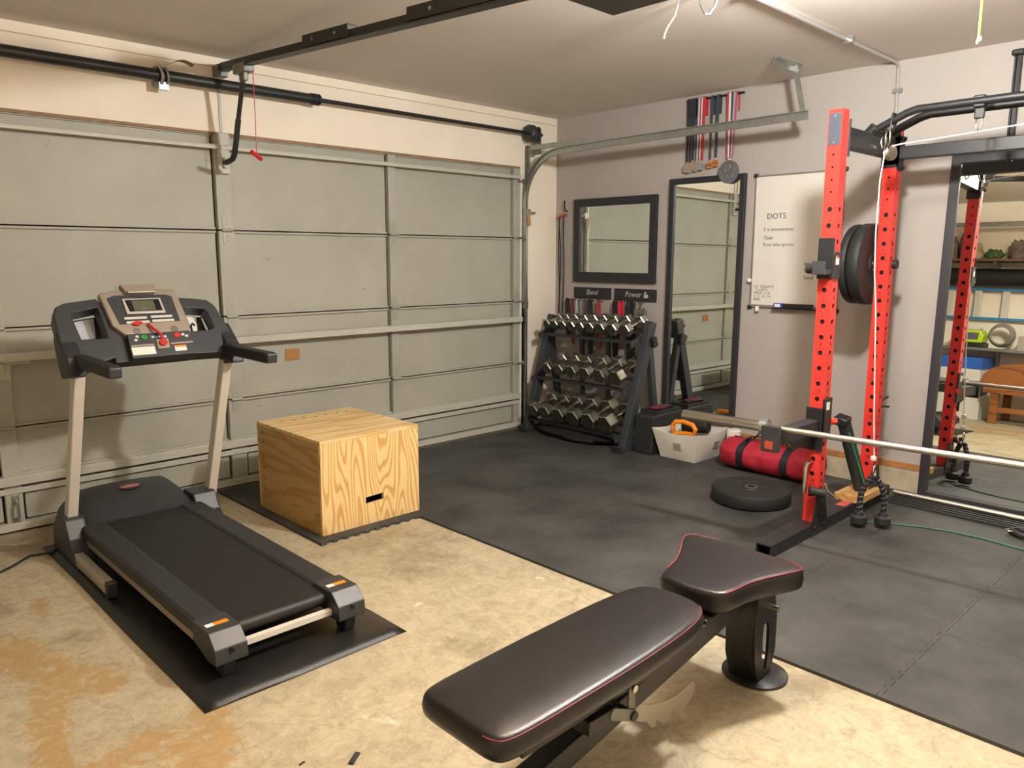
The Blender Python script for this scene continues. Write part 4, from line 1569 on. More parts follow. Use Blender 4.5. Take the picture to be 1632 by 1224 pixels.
def bumper(bm, c, axis, r, th):
    prof = [(.0255, -th / 2), (.06, -th / 2), (.065, -th / 2 + .006), (.125, -th / 2 + .006), (.13, -th / 2 + .002), (r * .92, -th / 2 + .001), (r * .98, -th / 2 + .006), (r, -th / 2 + .014), (r, th / 2 - .014), (r * .98, th / 2 - .006), (r * .92, th / 2 - .001), (.13, th / 2 - .002), (.125, th / 2 - .006), (.065, th / 2 - .006), (.06, th / 2), (.0255, th / 2), (.0255, -th / 2)]
    return lathe(bm, prof, c, axis, 48)


def plate(name, label, c, axis, r, th, group, hub_col=M_chrome):
    c = Vector(c)
    ax = Vector(axis)
    t = thing(name, label, 'weight plate', c - ax * (th / 2), group)
    finish('rubber_disc', bumper(B(), c, axis, r, th), M_rubber, t, angle=30)
    b = lathe(B(), [(.0255, -th / 2 - .001), (.034, -th / 2 - .001), (.034, th / 2 + .001), (.0255, th / 2 + .001), (.0255, -th / 2 - .001)], c, axis, 24)
    finish('steel_hub', b, hub_col, t)
    return t


pz = 1.385 - (.0255 - .024)
plate('bumper_plate', 'thick black bumper plate on the rack peg, next to the rear upright', (RXR + UW / 2, RYL + UW / 2 + .055, pz), (0, 1, 0), .225, .070, 'black bumper plates')
plate('bumper_plate', 'thin black bumper plate on the rack peg, outermost of the two', (RXR + UW / 2, RYL + UW / 2 + .117, pz), (0, 1, 0), .222, .050, 'black bumper plates')
plate('bumper_plate', 'large black bumper plate lying flat on the foam mat before the red bag', (-.865, -2.385, .0128 + .0425), (0, 0, 1), .225, .085, 'black bumper plates')


def barbell():
    # resting on the spotter arms, slightly askew
    def P(y, dz=0):
        return Vector((-1.568 + (-2.87 - y) * .075, y, .634 + dz))
    zc = .618 + .0145 - .634
    t = thing('barbell', 'long steel barbell resting across the rack spotter arms', 'barbell', P(-3.46, zc))
    finish('shaft', cyl(B(), P(-2.82, zc), P(-4.12, zc), .0142, 20), M_knurl, t)
    for s, ya, yb in ((1, -2.80, -2.39), (-1, -4.14, -4.55)):
        b = cyl(B(), P(ya, zc), P(yb, zc), .025, 24)
        slv = finish('sleeve', b, M_chrome, t)
        b = cyl(B(), P(ya - s * .0, zc), P(ya - s * .035, zc), .037, 24)
        cyl(b, P(ya + s * .004, zc), P(ya - s * .004, zc), .031, 24)
        finish('collar', b, M_steel, t)
    return t


barbell()


def cable_set():
    t = thing('pulley', 'small chrome pulley hooked by a carabiner under the rack crossbeam', 'pulley', (-.80, -3.0, 1.93))
    # pulley block
    finish('wheel', lathe(B(), [(0, -.010), (.034, -.010), (.026, 0), (.034, .010), (0, .010)], (-.80, -3.0, 1.93), (.5, .87, 0), 20), M_chrome, t)
    b = prism(B(), [(.026 * cos(2 * pi * k / 16), .036 * sin(2 * pi * k / 16) + .006) for k in range(16)], (-.80, -3.0, 1.93), (-.87, .5, 0), Z, (.5, .87, 0), -.016, -.012)
    finish('cheek', b, M_chrome, t, smooth=False)
    q = [2 * pi * k / 16 for k in range(16)]
    b = tube(B(), [(-.80 + .012 * cos(a), -3.0 + .026 * cos(a) * .6 + .018, 2.010 + .042 * sin(a)) for a in q], .0042, 8, closed=True)
    finish('carabiner', b, M_chrome, t)
    b = tube(B(), [(-.785, -2.985, 2.05), (-.775, -2.985, 2.10), (-.76, -2.985, 2.128), (-.735, -2.985, 2.128), (-.715, -2.985, 2.09), (-.75, -2.985, 2.05)], .006, 8, closed=True)
    finish('webbing_loop', b, M_black, t)
    c = thing('pulley_cable', 'thin white cable running from the pulley down to the rope', 'cable', (-.80, -3.0, .35))
    pts = [(-.70, -4.0, 2.05), (-.73, -3.6, 2.02), (-.77, -3.2, 1.985), (-.795, -3.04, 1.972), (-.812, -3.005, 1.962), (-.832, -2.985, 1.93), (-.838, -2.975, 1.80), (-.835, -2.973, 1.55), (-.825, -2.978, 1.35), (-.815, -2.995, 1.15), (-.815, -3.01, .9), (-.82, -3.03, .6), (-.825, -3.05, .37)]
    finish('line', tube(B(), pts, .0035, 8), mat('white_cable', '#ddd3cc', .4), c)
    for z in (.46, .385):
        b = lathe(B(), [(0, -.016), (.014, -.010), (.016, 0), (.014, .010), (0, .016)], (-.823, -3.045, z), Z, 12)
        finish('stopper_ball', b, mat('ball_white', '#d9d2cf', .4), c)
    # triceps rope
    r = thing('triceps_rope', 'black twisted triceps rope with knob ends hanging from the cable', 'rope', (-.825, -3.055, .03))
    b = tube(B(), [(-.825 + .016 * cos(a), -3.055, .318 + .030 * sin(a)) for a in q], .005, 8, closed=True)
    finish('ring', b, M_chrome, r)

    def strand(sy, lean):
        pts = []
        for k in range(11):
            s = k / 10
            k_ = sy * (.012 + .048 * sin(min(1, s * 1.6) * pi / 2))
            y = -3.055 - k_ * .8
            pts.append((-.825 + k_ * .6, y, .285 - .225 * s + (.012 * sin(pi * s))))
        return pts
    for sy in (1, -1):
        pts = strand(sy, .0)
        b = tube(B(), pts, .0145, 10)
        core = finish('rope_strand', b, mat('rope_black', '#17171a', .6), r)
        # twist: raised helical strand
        b = B()
        hp = []
        P_ = [Vector(p) for p in pts]
        for k in range(90):
            s = k / 89 * (len(P_) - 1)
            i = min(int(s), len(P_) - 2)
            p = P_[i].lerp(P_[i + 1], s - i)
            d = (P_[i + 1] - P_[i]).normalized()
            a_, b_, _ = frame_of(d, (1, 0, 0))
            ang = k * .62
            hp.append(p + (a_ * cos(ang) + b_ * sin(ang)) * .0125)
        tube(b, hp, .0055, 6)
        finish('rope_twist', b, mat('rope_grey', '#3a3a42', .5), core)
        e = P_[-1]
        b = lathe(B(), [(0, .04), (.022, .036), (.026, .02), (.040, .010), (.042, -.022), (.034, -.032), (0, -.032)], e, Z, 18)
        finish('knob_end', b, M_rubber, r)
    # loose carabiners on the pull-up bars
    for i, (x, y, z, lab) in enumerate(((-.70, -2.925, 2.0, 'small chrome carabiner hanging beside the front red upright'), (-.72, -3.36, 2.035, 'chrome carabiner with black webbing hanging from the middle of the pull-up bar'))):
        k = thing('carabiner', lab, 'carabiner', (x, y, z), 'carabiners on the rack')
        b = tube(B(), [(x + .004 * cos(a), y + (.013 + .006 * sin(a)) * cos(a), z + .034 * sin(a)) for a in q], .004, 8, closed=True)
        finish('hook', b, M_chrome, k)
        if i:
            b = B()
            cbox(b, (x - .002, y, z + .062), (.012, .045, .07))
            cbox(b, (x, y, z + .104), (.06, .05, .055))
            finish('webbing', b, M_black, k, bevel=.01)


cable_set()

# plank on the base rail and the padded tube leaning on it
t = tag(finish('wood_block', box(B(), (-.68, -2.945, .0765), (-.36, -2.795, .115)), M_block, None, org=(-.52, -2.87, .0765), smooth=False, bevel=.002), 'short pale wooden board lying across the rack base rail', 'board')
t = thing('padded_tube', 'black foam tube with a green stripe leaning in the rack', 'tube', (-.55, -2.88, .1155))
finish('foam_sleeve', cyl(B(), (-.545, -2.885, .122), (-.625, -2.80, .50), .036, 18), M_rubber, t)
finish('green_stripe', cyl(B(), (-.575, -2.912, .17), (-.647, -2.838, .46), .006, 8), mat('stripe_green', '#1f6b45', .5), t)
b = cbox(B(), (-.632, -2.79, .52), (.075, .075, .05), (.2, -.2, 0))
finish('end_clamp', b, M_blackm, t, bevel=.008)
finish('thin_rod', cyl(B(), (-.66, -2.77, .515), (-.86, -2.71, .475), .008, 10), M_chrome, t)

# dark strip with parallel raised ribs, and bar along the wall
t = thing('ribbed_strip', 'dark ribbed strip on the mat below the wide mirror', 'mat', (-.2, -3.5, .0125))
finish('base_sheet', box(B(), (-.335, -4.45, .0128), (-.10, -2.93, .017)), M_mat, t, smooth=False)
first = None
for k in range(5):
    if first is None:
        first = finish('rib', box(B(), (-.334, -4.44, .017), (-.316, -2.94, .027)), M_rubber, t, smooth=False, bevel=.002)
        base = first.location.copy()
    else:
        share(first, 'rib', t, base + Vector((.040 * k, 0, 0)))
t = thing('floor_bar', 'chrome weight bar lying on the ribbed strip by the wall', 'bar', (-.165, -3.6, .03))
finish('shaft', cyl(B(), (-.16, -2.93, .038), (-.185, -4.35, .038), .0145, 16), M_knurl, t)
finish('collar', cyl(B(), (-.185, -4.35, .038), (-.188, -4.5, .038), .021, 16), M_chrome, t)
t = thing('ankle_strap', 'dark cable handle with shiny rings lying at the right edge of the mat', 'handle', (-.40, -3.66, .013))
b = tube(B(), [(-.36, -3.62, .03), (-.41, -3.60, .03), (-.45, -3.65, .03), (-.44, -3.71, .03), (-.38, -3.72, .03), (-.35, -3.67, .03)], .016, 10, closed=True)
finish('cuff', b, M_rubber, t)
b = tube(B(), [(-.43 + .018 * cos(a), -3.60 + .018 * sin(a), .040) for a in [2 * pi * k / 12 for k in range(12)]], .004, 6, closed=True)
finish('ring', b, M_chrome, t)
t = tag(finish('green_cord', tube(B(), [(-.775, -3.02, .017), (-.74, -3.06, .017), (-.70, -3.12, .017), (-.635, -3.25, .017), (-.60, -3.38, .018), (-.595, -3.52, .017), (-.62, -3.70, .017), (-.66, -3.95, .017), (-.6, -4.2, .017)], .0042, 6), mat('cord_green', '#1e6a47', .5), None, org=(-.7, -3.3, .0125)), 'thin green cord trailing over the foam mat from the rope', 'cord')


# ------------------------------------------------------------------ mirrors and wall signs
def framed_mirror(name, label, y0, y1, z0, z1, fw, x_bot, x_top, fd=.030, fbot=None, col=M_black):
    """rectangular mirror in a box frame on the grey wall; leans from x_bot (foot) to x_top (head)"""
    o = Vector((x_bot, (y0 + y1) / 2, z0))
    up = Vector((x_top - x_bot, 0, z1 - z0))
    H_ = up.length
    up.normalize()
    u = Vector((0, -1, 0))
    n = u.cross(up)            # towards the room (-X)
    t = thing(name, label, 'mirror', o)
    hw = (y1 - y0) / 2
    fb = fbot or fw
    b = B()
    ring_prism(b, [(-hw, 0), (hw, 0), (hw, H_), (-hw, H_)], [(-hw + fw, fb), (hw - fw, fb), (hw - fw, H_ - fw), (-hw + fw, H_ - fw)], o, u, up, n, .001, fd)
    finish('frame', b, col, t, smooth=False, bevel=.004)
    b = prism(B(), [(-hw + fw * .8, fb * .8), (hw - fw * .8, fb * .8), (hw - fw * .8, H_ - fw * .8), (-hw + fw * .8, H_ - fw * .8)], o, u, up, n, .008, .012)
    finish('glass', b, M_mirror, t, smooth=False)
    b = prism(B(), [(-hw + .01, .01), (hw - .01, .01), (hw - .01, H_ - .01), (-hw + .01, H_ - .01)], o, u, up, n, .002, .0065)
    finish('backing', b, M_hole, t, smooth=False)
    return t


M_frame_dark = mat('frame_charcoal', '#26262b', .5, bump=.1, bump_scale=200)
framed_mirror('wall_mirror', 'square mirror in a wide charcoal frame above the dumbbell rack', -1.050, -.226, 1.220, 1.886, .062, -.002, -.002, .03, .080, M_frame_dark)
framed_mirror('standing_mirror', 'tall narrow black framed mirror between the square mirror and the whiteboard', -1.775, -1.160, .24, 1.985, .042, -.012, -.004, .03, .05, M_frame_dark)
framed_mirror('leaning_mirror', 'wide black framed floor mirror leaning behind the power rack', -3.70, -3.045, .0135, 1.985, .048, -.088, -.006, .03, .05, M_frame_dark)

for (y0, y1, z0, z1, txt, lab) in ((-.617, -.228, 1.085, 1.175, 'Band', 'black chalk sign lettered Band on the grey wall'), (-1.058, -.655, 1.082, 1.176, 'Power', 'black chalk sign lettered Power beside a flexed arm on the wall')):
    t = thing('chalk_sign', lab, 'sign', (-.002, (y0 + y1) / 2, z0), 'black chalk signs under the square mirror')
    finish('board', box(B(), (-.016, y0, z0), (-.002, y1, z1)), mat('chalkboard', '#24252a', .6), t, smooth=False, bevel=.002)
    mc = mat('chalk_white', '#b9b9b6', .9)
    yc = (y0 + y1) / 2 + (.0 if txt == 'Band' else .015)
    text_mesh('lettering', txt, .060, (-.0165, yc, z0 + .05), (0, -1, 0), (0, 0, 1), mc, t, .0006, shear=.25)
    if txt == 'Power':
        b = prism(B(), [(0, 0), (.034, 0), (.042, .008), (.040, .022), (.030, .030), (.018, .024), (.016, .034), (.024, .040), (.018, .048), (.006, .044), (.002, .030)], (-.0165, yc - .105, z0 + .028), (0, -1, 0), Z, (-1, 0, 0), .0003, .0012)
        finish('flexed_arm_mark', b, mc, t, smooth=False)


def whiteboard():
    y0, y1, z0, z1 = -2.445, -1.842, 1.085, 1.962
    t = thing('whiteboard', 'white marker board with handwritten workout notes on the grey wall', 'whiteboard', (-.002, (y0 + y1) / 2, z0))
    finish('panel', box(B(), (-.012, y0 + .006, z0 + .006), (-.002, y1 - .006, z1 - .006)), mat('board_white', '#ddd8cf', .22, spec=.5), t, smooth=False)
    b = ring_prism(B(), [(y0, z0), (y1, z0), (y1, z1), (y0, z1)], [(y0 + .010, z0 + .018), (y1 - .010, z0 + .018), (y1 - .010, z1 - .010), (y0 + .010, z1 - .010)], (0, 0, 0), Y, Z, X, -.018, -.002)
    finish('frame', b, mat('alu', '#a8a6a2', .35, metal=.7), t, smooth=False, bevel=.001)
    b = B()
    for yy in (y0, y1):
        for zz in (z0, z1):
            cbox(b, (-.011, yy, zz), (.022, .026, .026))
    finish('corner_caps', b, M_black, t, bevel=.004)
    finish('pen_tray', box(B(), (-.055, -2.36, z0 - .004), (-.012, -2.02, z0 + .004)), M_dark, t, smooth=False, bevel=.002)
    mi = mat('marker_ink', '#45444c', .7)
    mk = lambda s, y, z, size: text_mesh('handwriting', s, size, (-.0122, y, z), (0, -1, 0), (0, 0, 1), mi, t, .0006, 'LEFT')
    mk('DOTS', -1.935, 1.690, .052)
    mk('5 x movements', -1.915, 1.605, .034)
    mk('Then', -1.917, 1.550, .034)
    mk('Row bike sprints', -1.917, 1.505, .032)
    mk('Rx: 21', -2.215, 1.375, .034)
    mk('5 x 10', -2.215, 1.335, .034)
    mk('Sand', -2.215, 1.290, .034)
    mk('LC  SQUATS', -1.868, 1.225, .026)
    mk('  5 x BOX', -1.868, 1.203, .024)
    mk('PRESS  x 10', -1.868, 1.182, .024)
    mk('3 - 5 - 10 - 5m', -1.866, 1.160, .022)
    mk('BIKE', -1.866, 1.138, .026)
    # magnets / clips on the frame
    b = B()
    cbox(b, (-.026, y1 + .006, 1.265), (.02, .026, .026))
    cbox(b, (-.026, -1.905, z0 - .012), (.02, .026, .034))
    finish('hanging_clips', b, M_paper, t, bevel=.006)
    e = thing('board_eraser', 'dark eraser with a blue and white wrapper on the whiteboard tray', 'eraser', (-.034, -2.16, z0 + .004))
    finish('felt', box(B(), (-.052, -2.300, z0 + .0045), (-.018, -2.10, z0 + .034)), M_dark, e, smooth=False, bevel=.004)
    finish('wrapper', box(B(), (-.053, -2.10, z0 + .0045), (-.017, -2.035, z0 + .035)), mat('wrap_blue', '#3d3fa8', .4), e, smooth=False, bevel=.003)
    finish('wrapper_band', box(B(), (-.054, -2.085, z0 + .010), (-.053, -2.045, z0 + .030)), M_paper, e, smooth=False)


whiteboard()


# ------------------------------------------------------------------ medals
def medals():
    h = thing('medal_hanger', 'slim dark wall rail holding a row of race medals', 'medal rail', (-.004, -1.5, 2.515))
    finish('rail', box(B(), (-.022, -1.725, 2.508), (-.004, -1.275, 2.522)), M_dark, h, smooth=False, bevel=.003)
    specs = [  # y, width, colours, z_bottom, disc kind, label
        (-1.300, .024, ('#2a2b33',), 2.095, ('gold', .030), 'medal with dark ribbon, farthest left on the rail'),
        (-1.326, .024, ('#31323c',), 2.090, ('silver', .030), 'silver medal on charcoal ribbon, second from the left'),
        (-1.353, .024, ('#2a2b33',), 2.100, ('gold', .026), 'small gold medal on dark ribbon, third from the left'),
        (-1.380, .024, ('#3b3f63', '#d8d8df'), 2.095, ('silver', .030), 'silver medal on starred blue and white ribbon'),
        (-1.405, .022, ('#b9333d', '#d9d4d4'), 2.100, ('silver', .026), 'silver medal on red and white striped ribbon'),
        (-1.432, .024, ('#b8323e',), 2.095, ('silver', .026), 'medal on plain bright red ribbon'),
        (-1.490, .022, ('#3a424d',), 2.095, ('plaque', .022), 'medal with orange plaque on slate ribbon, left of the pair'),
        (-1.538, .026, ('#39414c',), 2.105, ('plaque', .022), 'medal with orange plaque on slate ribbon, right of the pair'),
        (-1.648, .082, ('#b9444c', '#e2dede', '#3c3d48', '#a3a2b4', '#b4565c'), 2.092, ('big', .078), 'large grey round medal on wide red, white and lavender ribbon'),
    ]
    for i, (y, w, cols, zb, (kind, r), lab) in enumerate(specs):
        xo = -.030 - .0035 * (i % 3)
        t = thing('medal', lab, 'medal', (xo, y, zb - .06), 'race medals on the wall')
        n = len(cols)
        for k, cc in enumerate(cols):
            a = y + w / 2 - w * k / n
            b_ = y + w / 2 - w * (k + 1) / n
            b = B()
            # ribbon: folded V strip, both halves, over the rail
            prism(b, [(b_, 2.525), (a, 2.525), (a * .6 + y * .4, zb), (b_ * .6 + y * .4, zb)], (xo, 0, 0), Y, Z, X, 0, .0015)
            prism(b, [(b_, 2.525), (a, 2.525), (a, 2.4), (b_, 2.4)], (-.003, 0, 0), Y, Z, X, 0, .0015)
            box(b, (xo, b_, 2.5225), (-.0015, a, 2.525))
            finish('ribbon', b, mat('ribbon_' + cc, cc, .7), t, smooth=False)
        b = tube(B(), [(xo, y + .007 * cos(q), zb - .008 + .010 * sin(q)) for q in [2 * pi * k / 10 for k in range(10)]], .0018, 6, closed=True)
        finish('ring', b, M_chrome, t)
        zc = zb - .014 - r
        if kind == 'plaque':
            b = box(B(), (xo - .004, y - .025, zc - r), (xo, y + .025, zc + r * .8))
            pl = finish('plaque', b, mat('plaque_orange', '#c9824a', .45, metal=.3), t, smooth=False, bevel=.002)
            b = box(B(), (xo - .0055, y - .018, zc - r * .35), (xo - .004, y + .018, zc + r * .35))
            finish('plaque_relief', b, mat('relief_brown', '#8c5426', .5), pl, smooth=False)
        else:
            m_ = {'gold': mat('medal_gold', '#c9b79a', .35, metal=.8), 'silver': mat('medal_silver', '#bdbdc0', .35, metal=.8), 'big': mat('medal_pewter', '#7c7c80', .5, metal=.6, noise_amt=.3, noise_scale=120), 'big2': mat('medal_pewter')}[kind]
            b = lathe(B(), [(0, 0), (r * .8, 0), (r * .84, .002), (r, .002), (r, .006), (0, .006)], (xo - .001, y, zc), (-1, 0, 0), 24)
            dk = finish('disc', b, m_, t)
            b = B()
            for k in range(5):
                a = 2 * pi * k / 5 + .3
                lathe(b, [(0, .009), (r * .16, .008), (r * .2, .0055), (0, .0055)], (xo - .001, y + r * .45 * cos(a), zc + r * .45 * sin(a)), (-1, 0, 0), 8)
            finish('relief', b, m_, dk)


medals()


# ------------------------------------------------------------------ wall bands in the corner
def resistance_tube():
    t = thing('resistance_tube', 'black resistance tubing with red grip hanging from a hook in the corner', 'resistance tube', (-.02, -.105, .85))
    finish('hook', tube(B(), [(-.001, -.13, 1.80), (-.03, -.13, 1.80), (-.04, -.13, 1.84), (-.035, -.125, 1.88), (-.02, -.12, 1.87)], .006, 8), M_black, t)
    finish('grip', tube(B(), [(-.03, -.055, 1.750), (-.04, -.10, 1.762), (-.03, -.145, 1.765)], .013, 8), mat('grip_rust', '#a8503a', .6), t)
    for k, (ya, yb) in enumerate(((-.062, -.055), (-.118, -.105), (-.07, -.085))):
        pts = [(-.02 - .004 * k, ya + (yb - ya) * s + .008 * sin(s * 7 + k), 1.755 - .95 * s) for s in [q / 12 for q in range(13)]]
        finish('tubing', tube(B(), pts, .0045, 8), M_black, t)


resistance_tube()


def hanging_bands():
    # peg rail under the signs and looped bands on it
    h = thing('band_hooks', 'row of small black hooks under the chalk signs', 'hooks', (-.002, -.6, 1.07))
    for i, y in enumerate((-.19, -.24, -.29, -.34, -.385, -.44, -.53, -.70, -.755, -.85, -.93)):
        finish('hook', tube(B(), [(-.001, y, 1.068), (-.05, y, 1.066), (-.06, y, 1.075), (-.06, y, 1.085)], .004, 6), M_black, h)
    specs = [(-.195, .036, '#1c1d22', .75, 'wide black resistance band loop, nearest the corner'), (-.245, .022, '#7e2f33', .70, 'dark red resistance band loop beside the wide black one'),
             (-.290, .014, '#b9b9bd', .78, 'pale grey thin band loop among the hanging bands'), (-.338, .014, '#8f8a8f', .66, 'grey speckled thin band loop in the middle of the row'),
             (-.385, .016, '#5a3f45', .72, 'dark maroon thin band loop right of the grey ones'), (-.440, .040, '#25252c', .62, 'wide charcoal resistance band loop beside the red pair'),
             (-.530, .030, '#a33a3c', .68, 'red resistance band loop under the Band sign'), (-.700, .040, '#17181c', .60, 'black nylon strap hanging under the Power sign'),
             (-.755, .046, '#c2203a', .80, 'bright crimson strap hanging under the Power sign'), (-.850, .060, '#1d2126', .62, 'broad black belt strap right of the crimson one')]
    for y, w, c, zb, lab in specs:
        t = thing('exercise_band', lab, 'exercise band', (-.05, y, zb), 'bands hanging above the dumbbells')
        b = B()
        for dy, lean in ((-w * .30, -.010), (w * .30, .012)):
            pts = [(-.052, y + dy * .4, 1.078), (-.054, y + dy, 1.062), (-.048, y + dy + lean * .4, .95), (-.040, y + dy + lean, .85), (-.034, y + dy * .7, zb + .02), (-.034, y, zb)]
            tube(b, pts, .01, 8, flat=(.004, w * .42))
        finish('loop', b, mat('band_' + c, c, .6), t)
    t = thing('chain_hook', 'steel clips and grey gloves bunch hanging at the right of the bands', 'clips', (-.05, -.95, .90))
    b = B()
    tube(b, [(-.05 + .012 * cos(q), -.90 + .025 * cos(q), 1.035 + .030 * sin(q)) for q in [2 * pi * k / 12 for k in range(12)]], .005, 6, closed=True)
    tube(b, [(-.055 + .012 * cos(q), -.965 + .024 * cos(q), 1.045 + .032 * sin(q)) for q in [2 * pi * k / 12 for k in range(12)]], .006, 6, closed=True)
    finish('clips', b, M_chrome, t)
    b = B()
    for k in range(5):
        pts = [(-.05, -.90 - .022 * k, 1.02), (-.055, -.905 - .02 * k, .97), (-.05, -.91 - .025 * k, .90 - .01 * (k % 2))]
        tube(b, pts, [.016, .02, .014], 8)
    finish('fabric', b, mat('camo_grey', '#5c5c52', .8, noise_amt=.5, noise_scale=40), t)


hanging_bands()


# ------------------------------------------------------------------ dumbbell rack and dumbbells
def dumbbell_rack():
    t = thing('dumbbell_rack', 'charcoal three-tier dumbbell rack in the corner by the grey wall', 'dumbbell rack', (-.35, -.65, .0125))
    M_dr = mat('rack_charcoal', '#33373c', .45, bump=.1, bump_scale=300)
    for y in (-.150, -1.145):
        b = bar(B(), (-.475, y, .03), (-.185, y, .945), .058, .075, up=(1, 0, 0))
        finish('side_frame', b, M_dr, t, smooth=False, bevel=.005)
        b = bar(B(), (-.555, y, .035), (-.06, y, .035), .060, .040)
        finish('floor_foot', b, M_dr, t, smooth=False, bevel=.005)
        b = bar(B(), (-.22, y, .84), (-.075, y, .05), .045, .05, up=(1, 0, 0))
        finish('rear_strut', b, M_dr, t, smooth=False, bevel=.004)
        b = bar(B(), (-.585, y, .014), (-.515, y, .016), .085, .006)
        finish('foot_pad', b, M_black, t, smooth=False)
        b = box(B(), (-.565, y - .034, .0128), (-.545, y + .034, .06))
        finish('foot_cap', b, M_black, t, smooth=False, bevel=.004)
    for xc, zc in ((-.425, .155), (-.345, .495), (-.265, .845)):
        # two angle rails, the rear one higher
        for dx, dz in ((-.040, -.050), (.085, .015)):
            b = B()
            prism(b, [(-.028, 0), (.028, 0), (.028, .004), (-.024, .004), (-.024, .022), (-.028, .022)], (xc + dx, -1.12, zc + dz), Vector((.95, 0, .31)), Vector((-.31, 0, .95)), Y, 0, .945)
            finish('shelf_rail', b, M_dr, t, smooth=False)
        for y in (-.182, -1.113):
            b = bar(B(), (xc - .12, y, zc - .06), (xc + .12, y, zc + .015), .006, .05)
            finish('shelf_bracket', b, M_dr, t, smooth=False)
    for y in (-.43, -.70):
        b = bar(B(), (-.14, y, .90), (-.11, y, .06), .03, .03, up=(1, 0, 0))
        finish('back_upright', b, M_dr, t, smooth=False)
    b = B()
    cbox(b, (-.20, -1.19, .80), (.05, .03, .075), (0, -.3, 0))
    finish('side_holder', b, M_black, t, bevel=.006)


dumbbell_rack()

M_hex = mat('hex_grey', '#8f8d82', .27, metal=.85, noise_amt=.10, noise_scale=25)
M_hexdk = mat('hex_face', '#2c2b26', .5, metal=.1, noise_amt=.12, noise_scale=40)


def hex_head(r, L):
    """hexagonal head along local +X from 0 to L, chamfered; local bmesh"""
    b = B()
    rings = []
    for x, k in ((0, .90), (.006, 1.0), (L - .010, 1.0), (L, .82)):
        rings.append([b.verts.new((x, r * k * cos(pi / 3 * i), r * k * sin(pi / 3 * i))) for i in range(6)])
    for R0, R1 in zip(rings, rings[1:]):
        for i in range(6):
            j = (i + 1) % 6
            b.faces.new((R0[i], R0[j], R1[j], R1[i]))
    b.faces.new(rings[0][::-1])
    b.faces.new(rings[-1])
    return b


ORD = ['first', 'second', 'third', 'fourth', 'fifth', 'sixth', 'seventh', 'eighth', 'ninth']
tiers = [('bottom', -.555, .200, [-.277, -.403, -.545, -.696, -.853, -1.017], (.058, .074), (.30, .34)),
         ('middle', -.470, .540, [-.343, -.472, -.598, -.739, -.876, -1.035], (.050, .064), (.26, .30)),
         ('top', -.385, .885, [-.262, -.345, -.430, -.520, -.612, -.708, -.810, -.925, -1.045], (.036, .054), (.19, .25))]
for tname, xf, zf, ys, (ra, rb), (la, lb) in tiers:
    n = len(ys)
    hid = n
    for i, y in enumerate(ys):
        s = i / (n - 1)
        r = ra + (rb - ra) * s
        L = la + (lb - la) * s
        hl = r * 1.25
        tilt = radians(17)
        t = bpy.data.objects.new('hex_dumbbell', None)
        C.objects.link(t)
        # front face centre at (xf, y, zf); the axis climbs towards the wall
        t.location = (xf, y, zf)
        t.rotation_euler = Euler((radians(random.uniform(-6, 6)), -tilt, radians(random.uniform(-2.5, 2.5))), 'XYZ')
        t.empty_display_size = .05
        where = 'nearest the garage door' if i == 0 else ('nearest the tall mirror' if i == n - 1 else '%s from the door end' % ORD[i])
        tag(t, 'grey hex dumbbell on the %s tier of the rack, %s' % (tname, where), 'dumbbell', 'hex dumbbells on the rack')
        fr = finish('front_head', hex_head(r, hl), M_hex, None, smooth=False)
        fr.parent = t
        bk = share(fr, 'rear_head', t, (L - hl, 0, 0))
        b = B()
        prism(b, [(r * .89 * cos(pi / 3 * k), r * .89 * sin(pi / 3 * k)) for k in range(6)], (0, 0, 0), Y, Z, X, -.0012, .0005)
        fc = finish('end_face', b, M_hexdk, None, smooth=False)
        fc.parent = t
        b = tube(B(), [(hl - .005, 0, 0), (hl + .01, 0, 0), (L / 2, 0, 0), (L - hl - .01, 0, 0), (L - hl + .005, 0, 0)], [.013, .0135, .0165, .0135, .013], 12)
        hd = finish('handle', b, M_chrome, None)
        hd.parent = t


# black bag under the rack
def lumpy(name, c, s, m, seed=0, amp=.15, label=None, cat=None, org=None, seg=(24, 14), flat_bottom=True, freq=3.0):
    b = B()
    bmesh.ops.create_uvsphere(b, u_segments=seg[0], v_segments=seg[1], radius=1)
    for v in b.verts:
        n = noise.noise(v.co * freq + Vector((seed, seed * 2, 0)))
        k = 1 + amp * n
        p = Vector((v.co.x * s[0] * k, v.co.y * s[1] * k, v.co.z * s[2] * k))
        if flat_bottom and p.z < -s[2] * .7:
            p.z = -s[2] * .7
        v.co = p + Vector(c)
    return b


b = lumpy('x', (-.42, -.62, .047), (.15, .38, .048), None, 3, .25)
tag(finish('folded_bag', b, mat('bag_black', '#0c0c0e', .8), None, org=(-.42, -.62, .0128), angle=60), 'limp black bag lying on the mat under the dumbbell rack', 'bag')

# black storage step beside the rack
t = thing('storage_step', 'black plastic storage step between dumbbell rack and basket', 'step', (-.25, -1.28, .0125))
b = B()
prism(b, [(-.44, .0128), (-.06, .0128), (-.06, .30), (-.36, .30), (-.42, .285)], (0, 0, 0), X, Z, Y, -1.362, -1.195)
st_ = finish('body', b, mat('step_black', '#1e2022', .55, bump=.1, bump_scale=300), t, smooth=False, bevel=.01)
finish('top_rim', ring_prism(B(), [(-.36, -1.355), (-.07, -1.355), (-.07, -1.202), (-.36, -1.202)], [(-.34, -1.335), (-.09, -1.335), (-.09, -1.222), (-.34, -1.222)], (0, 0, .301), X, Y, Z, 0, .02), M_black, t, smooth=False)
tag(finish('maroon_cloth', lumpy('x', (-.24, -1.28, .332), (.10, .045, .014), None, 8, .3), mat('maroon', '#5c1f2c', .8), None, org=(-.24, -1.28, .322), angle=60), 'folded maroon cloth on the black storage step', 'cloth')


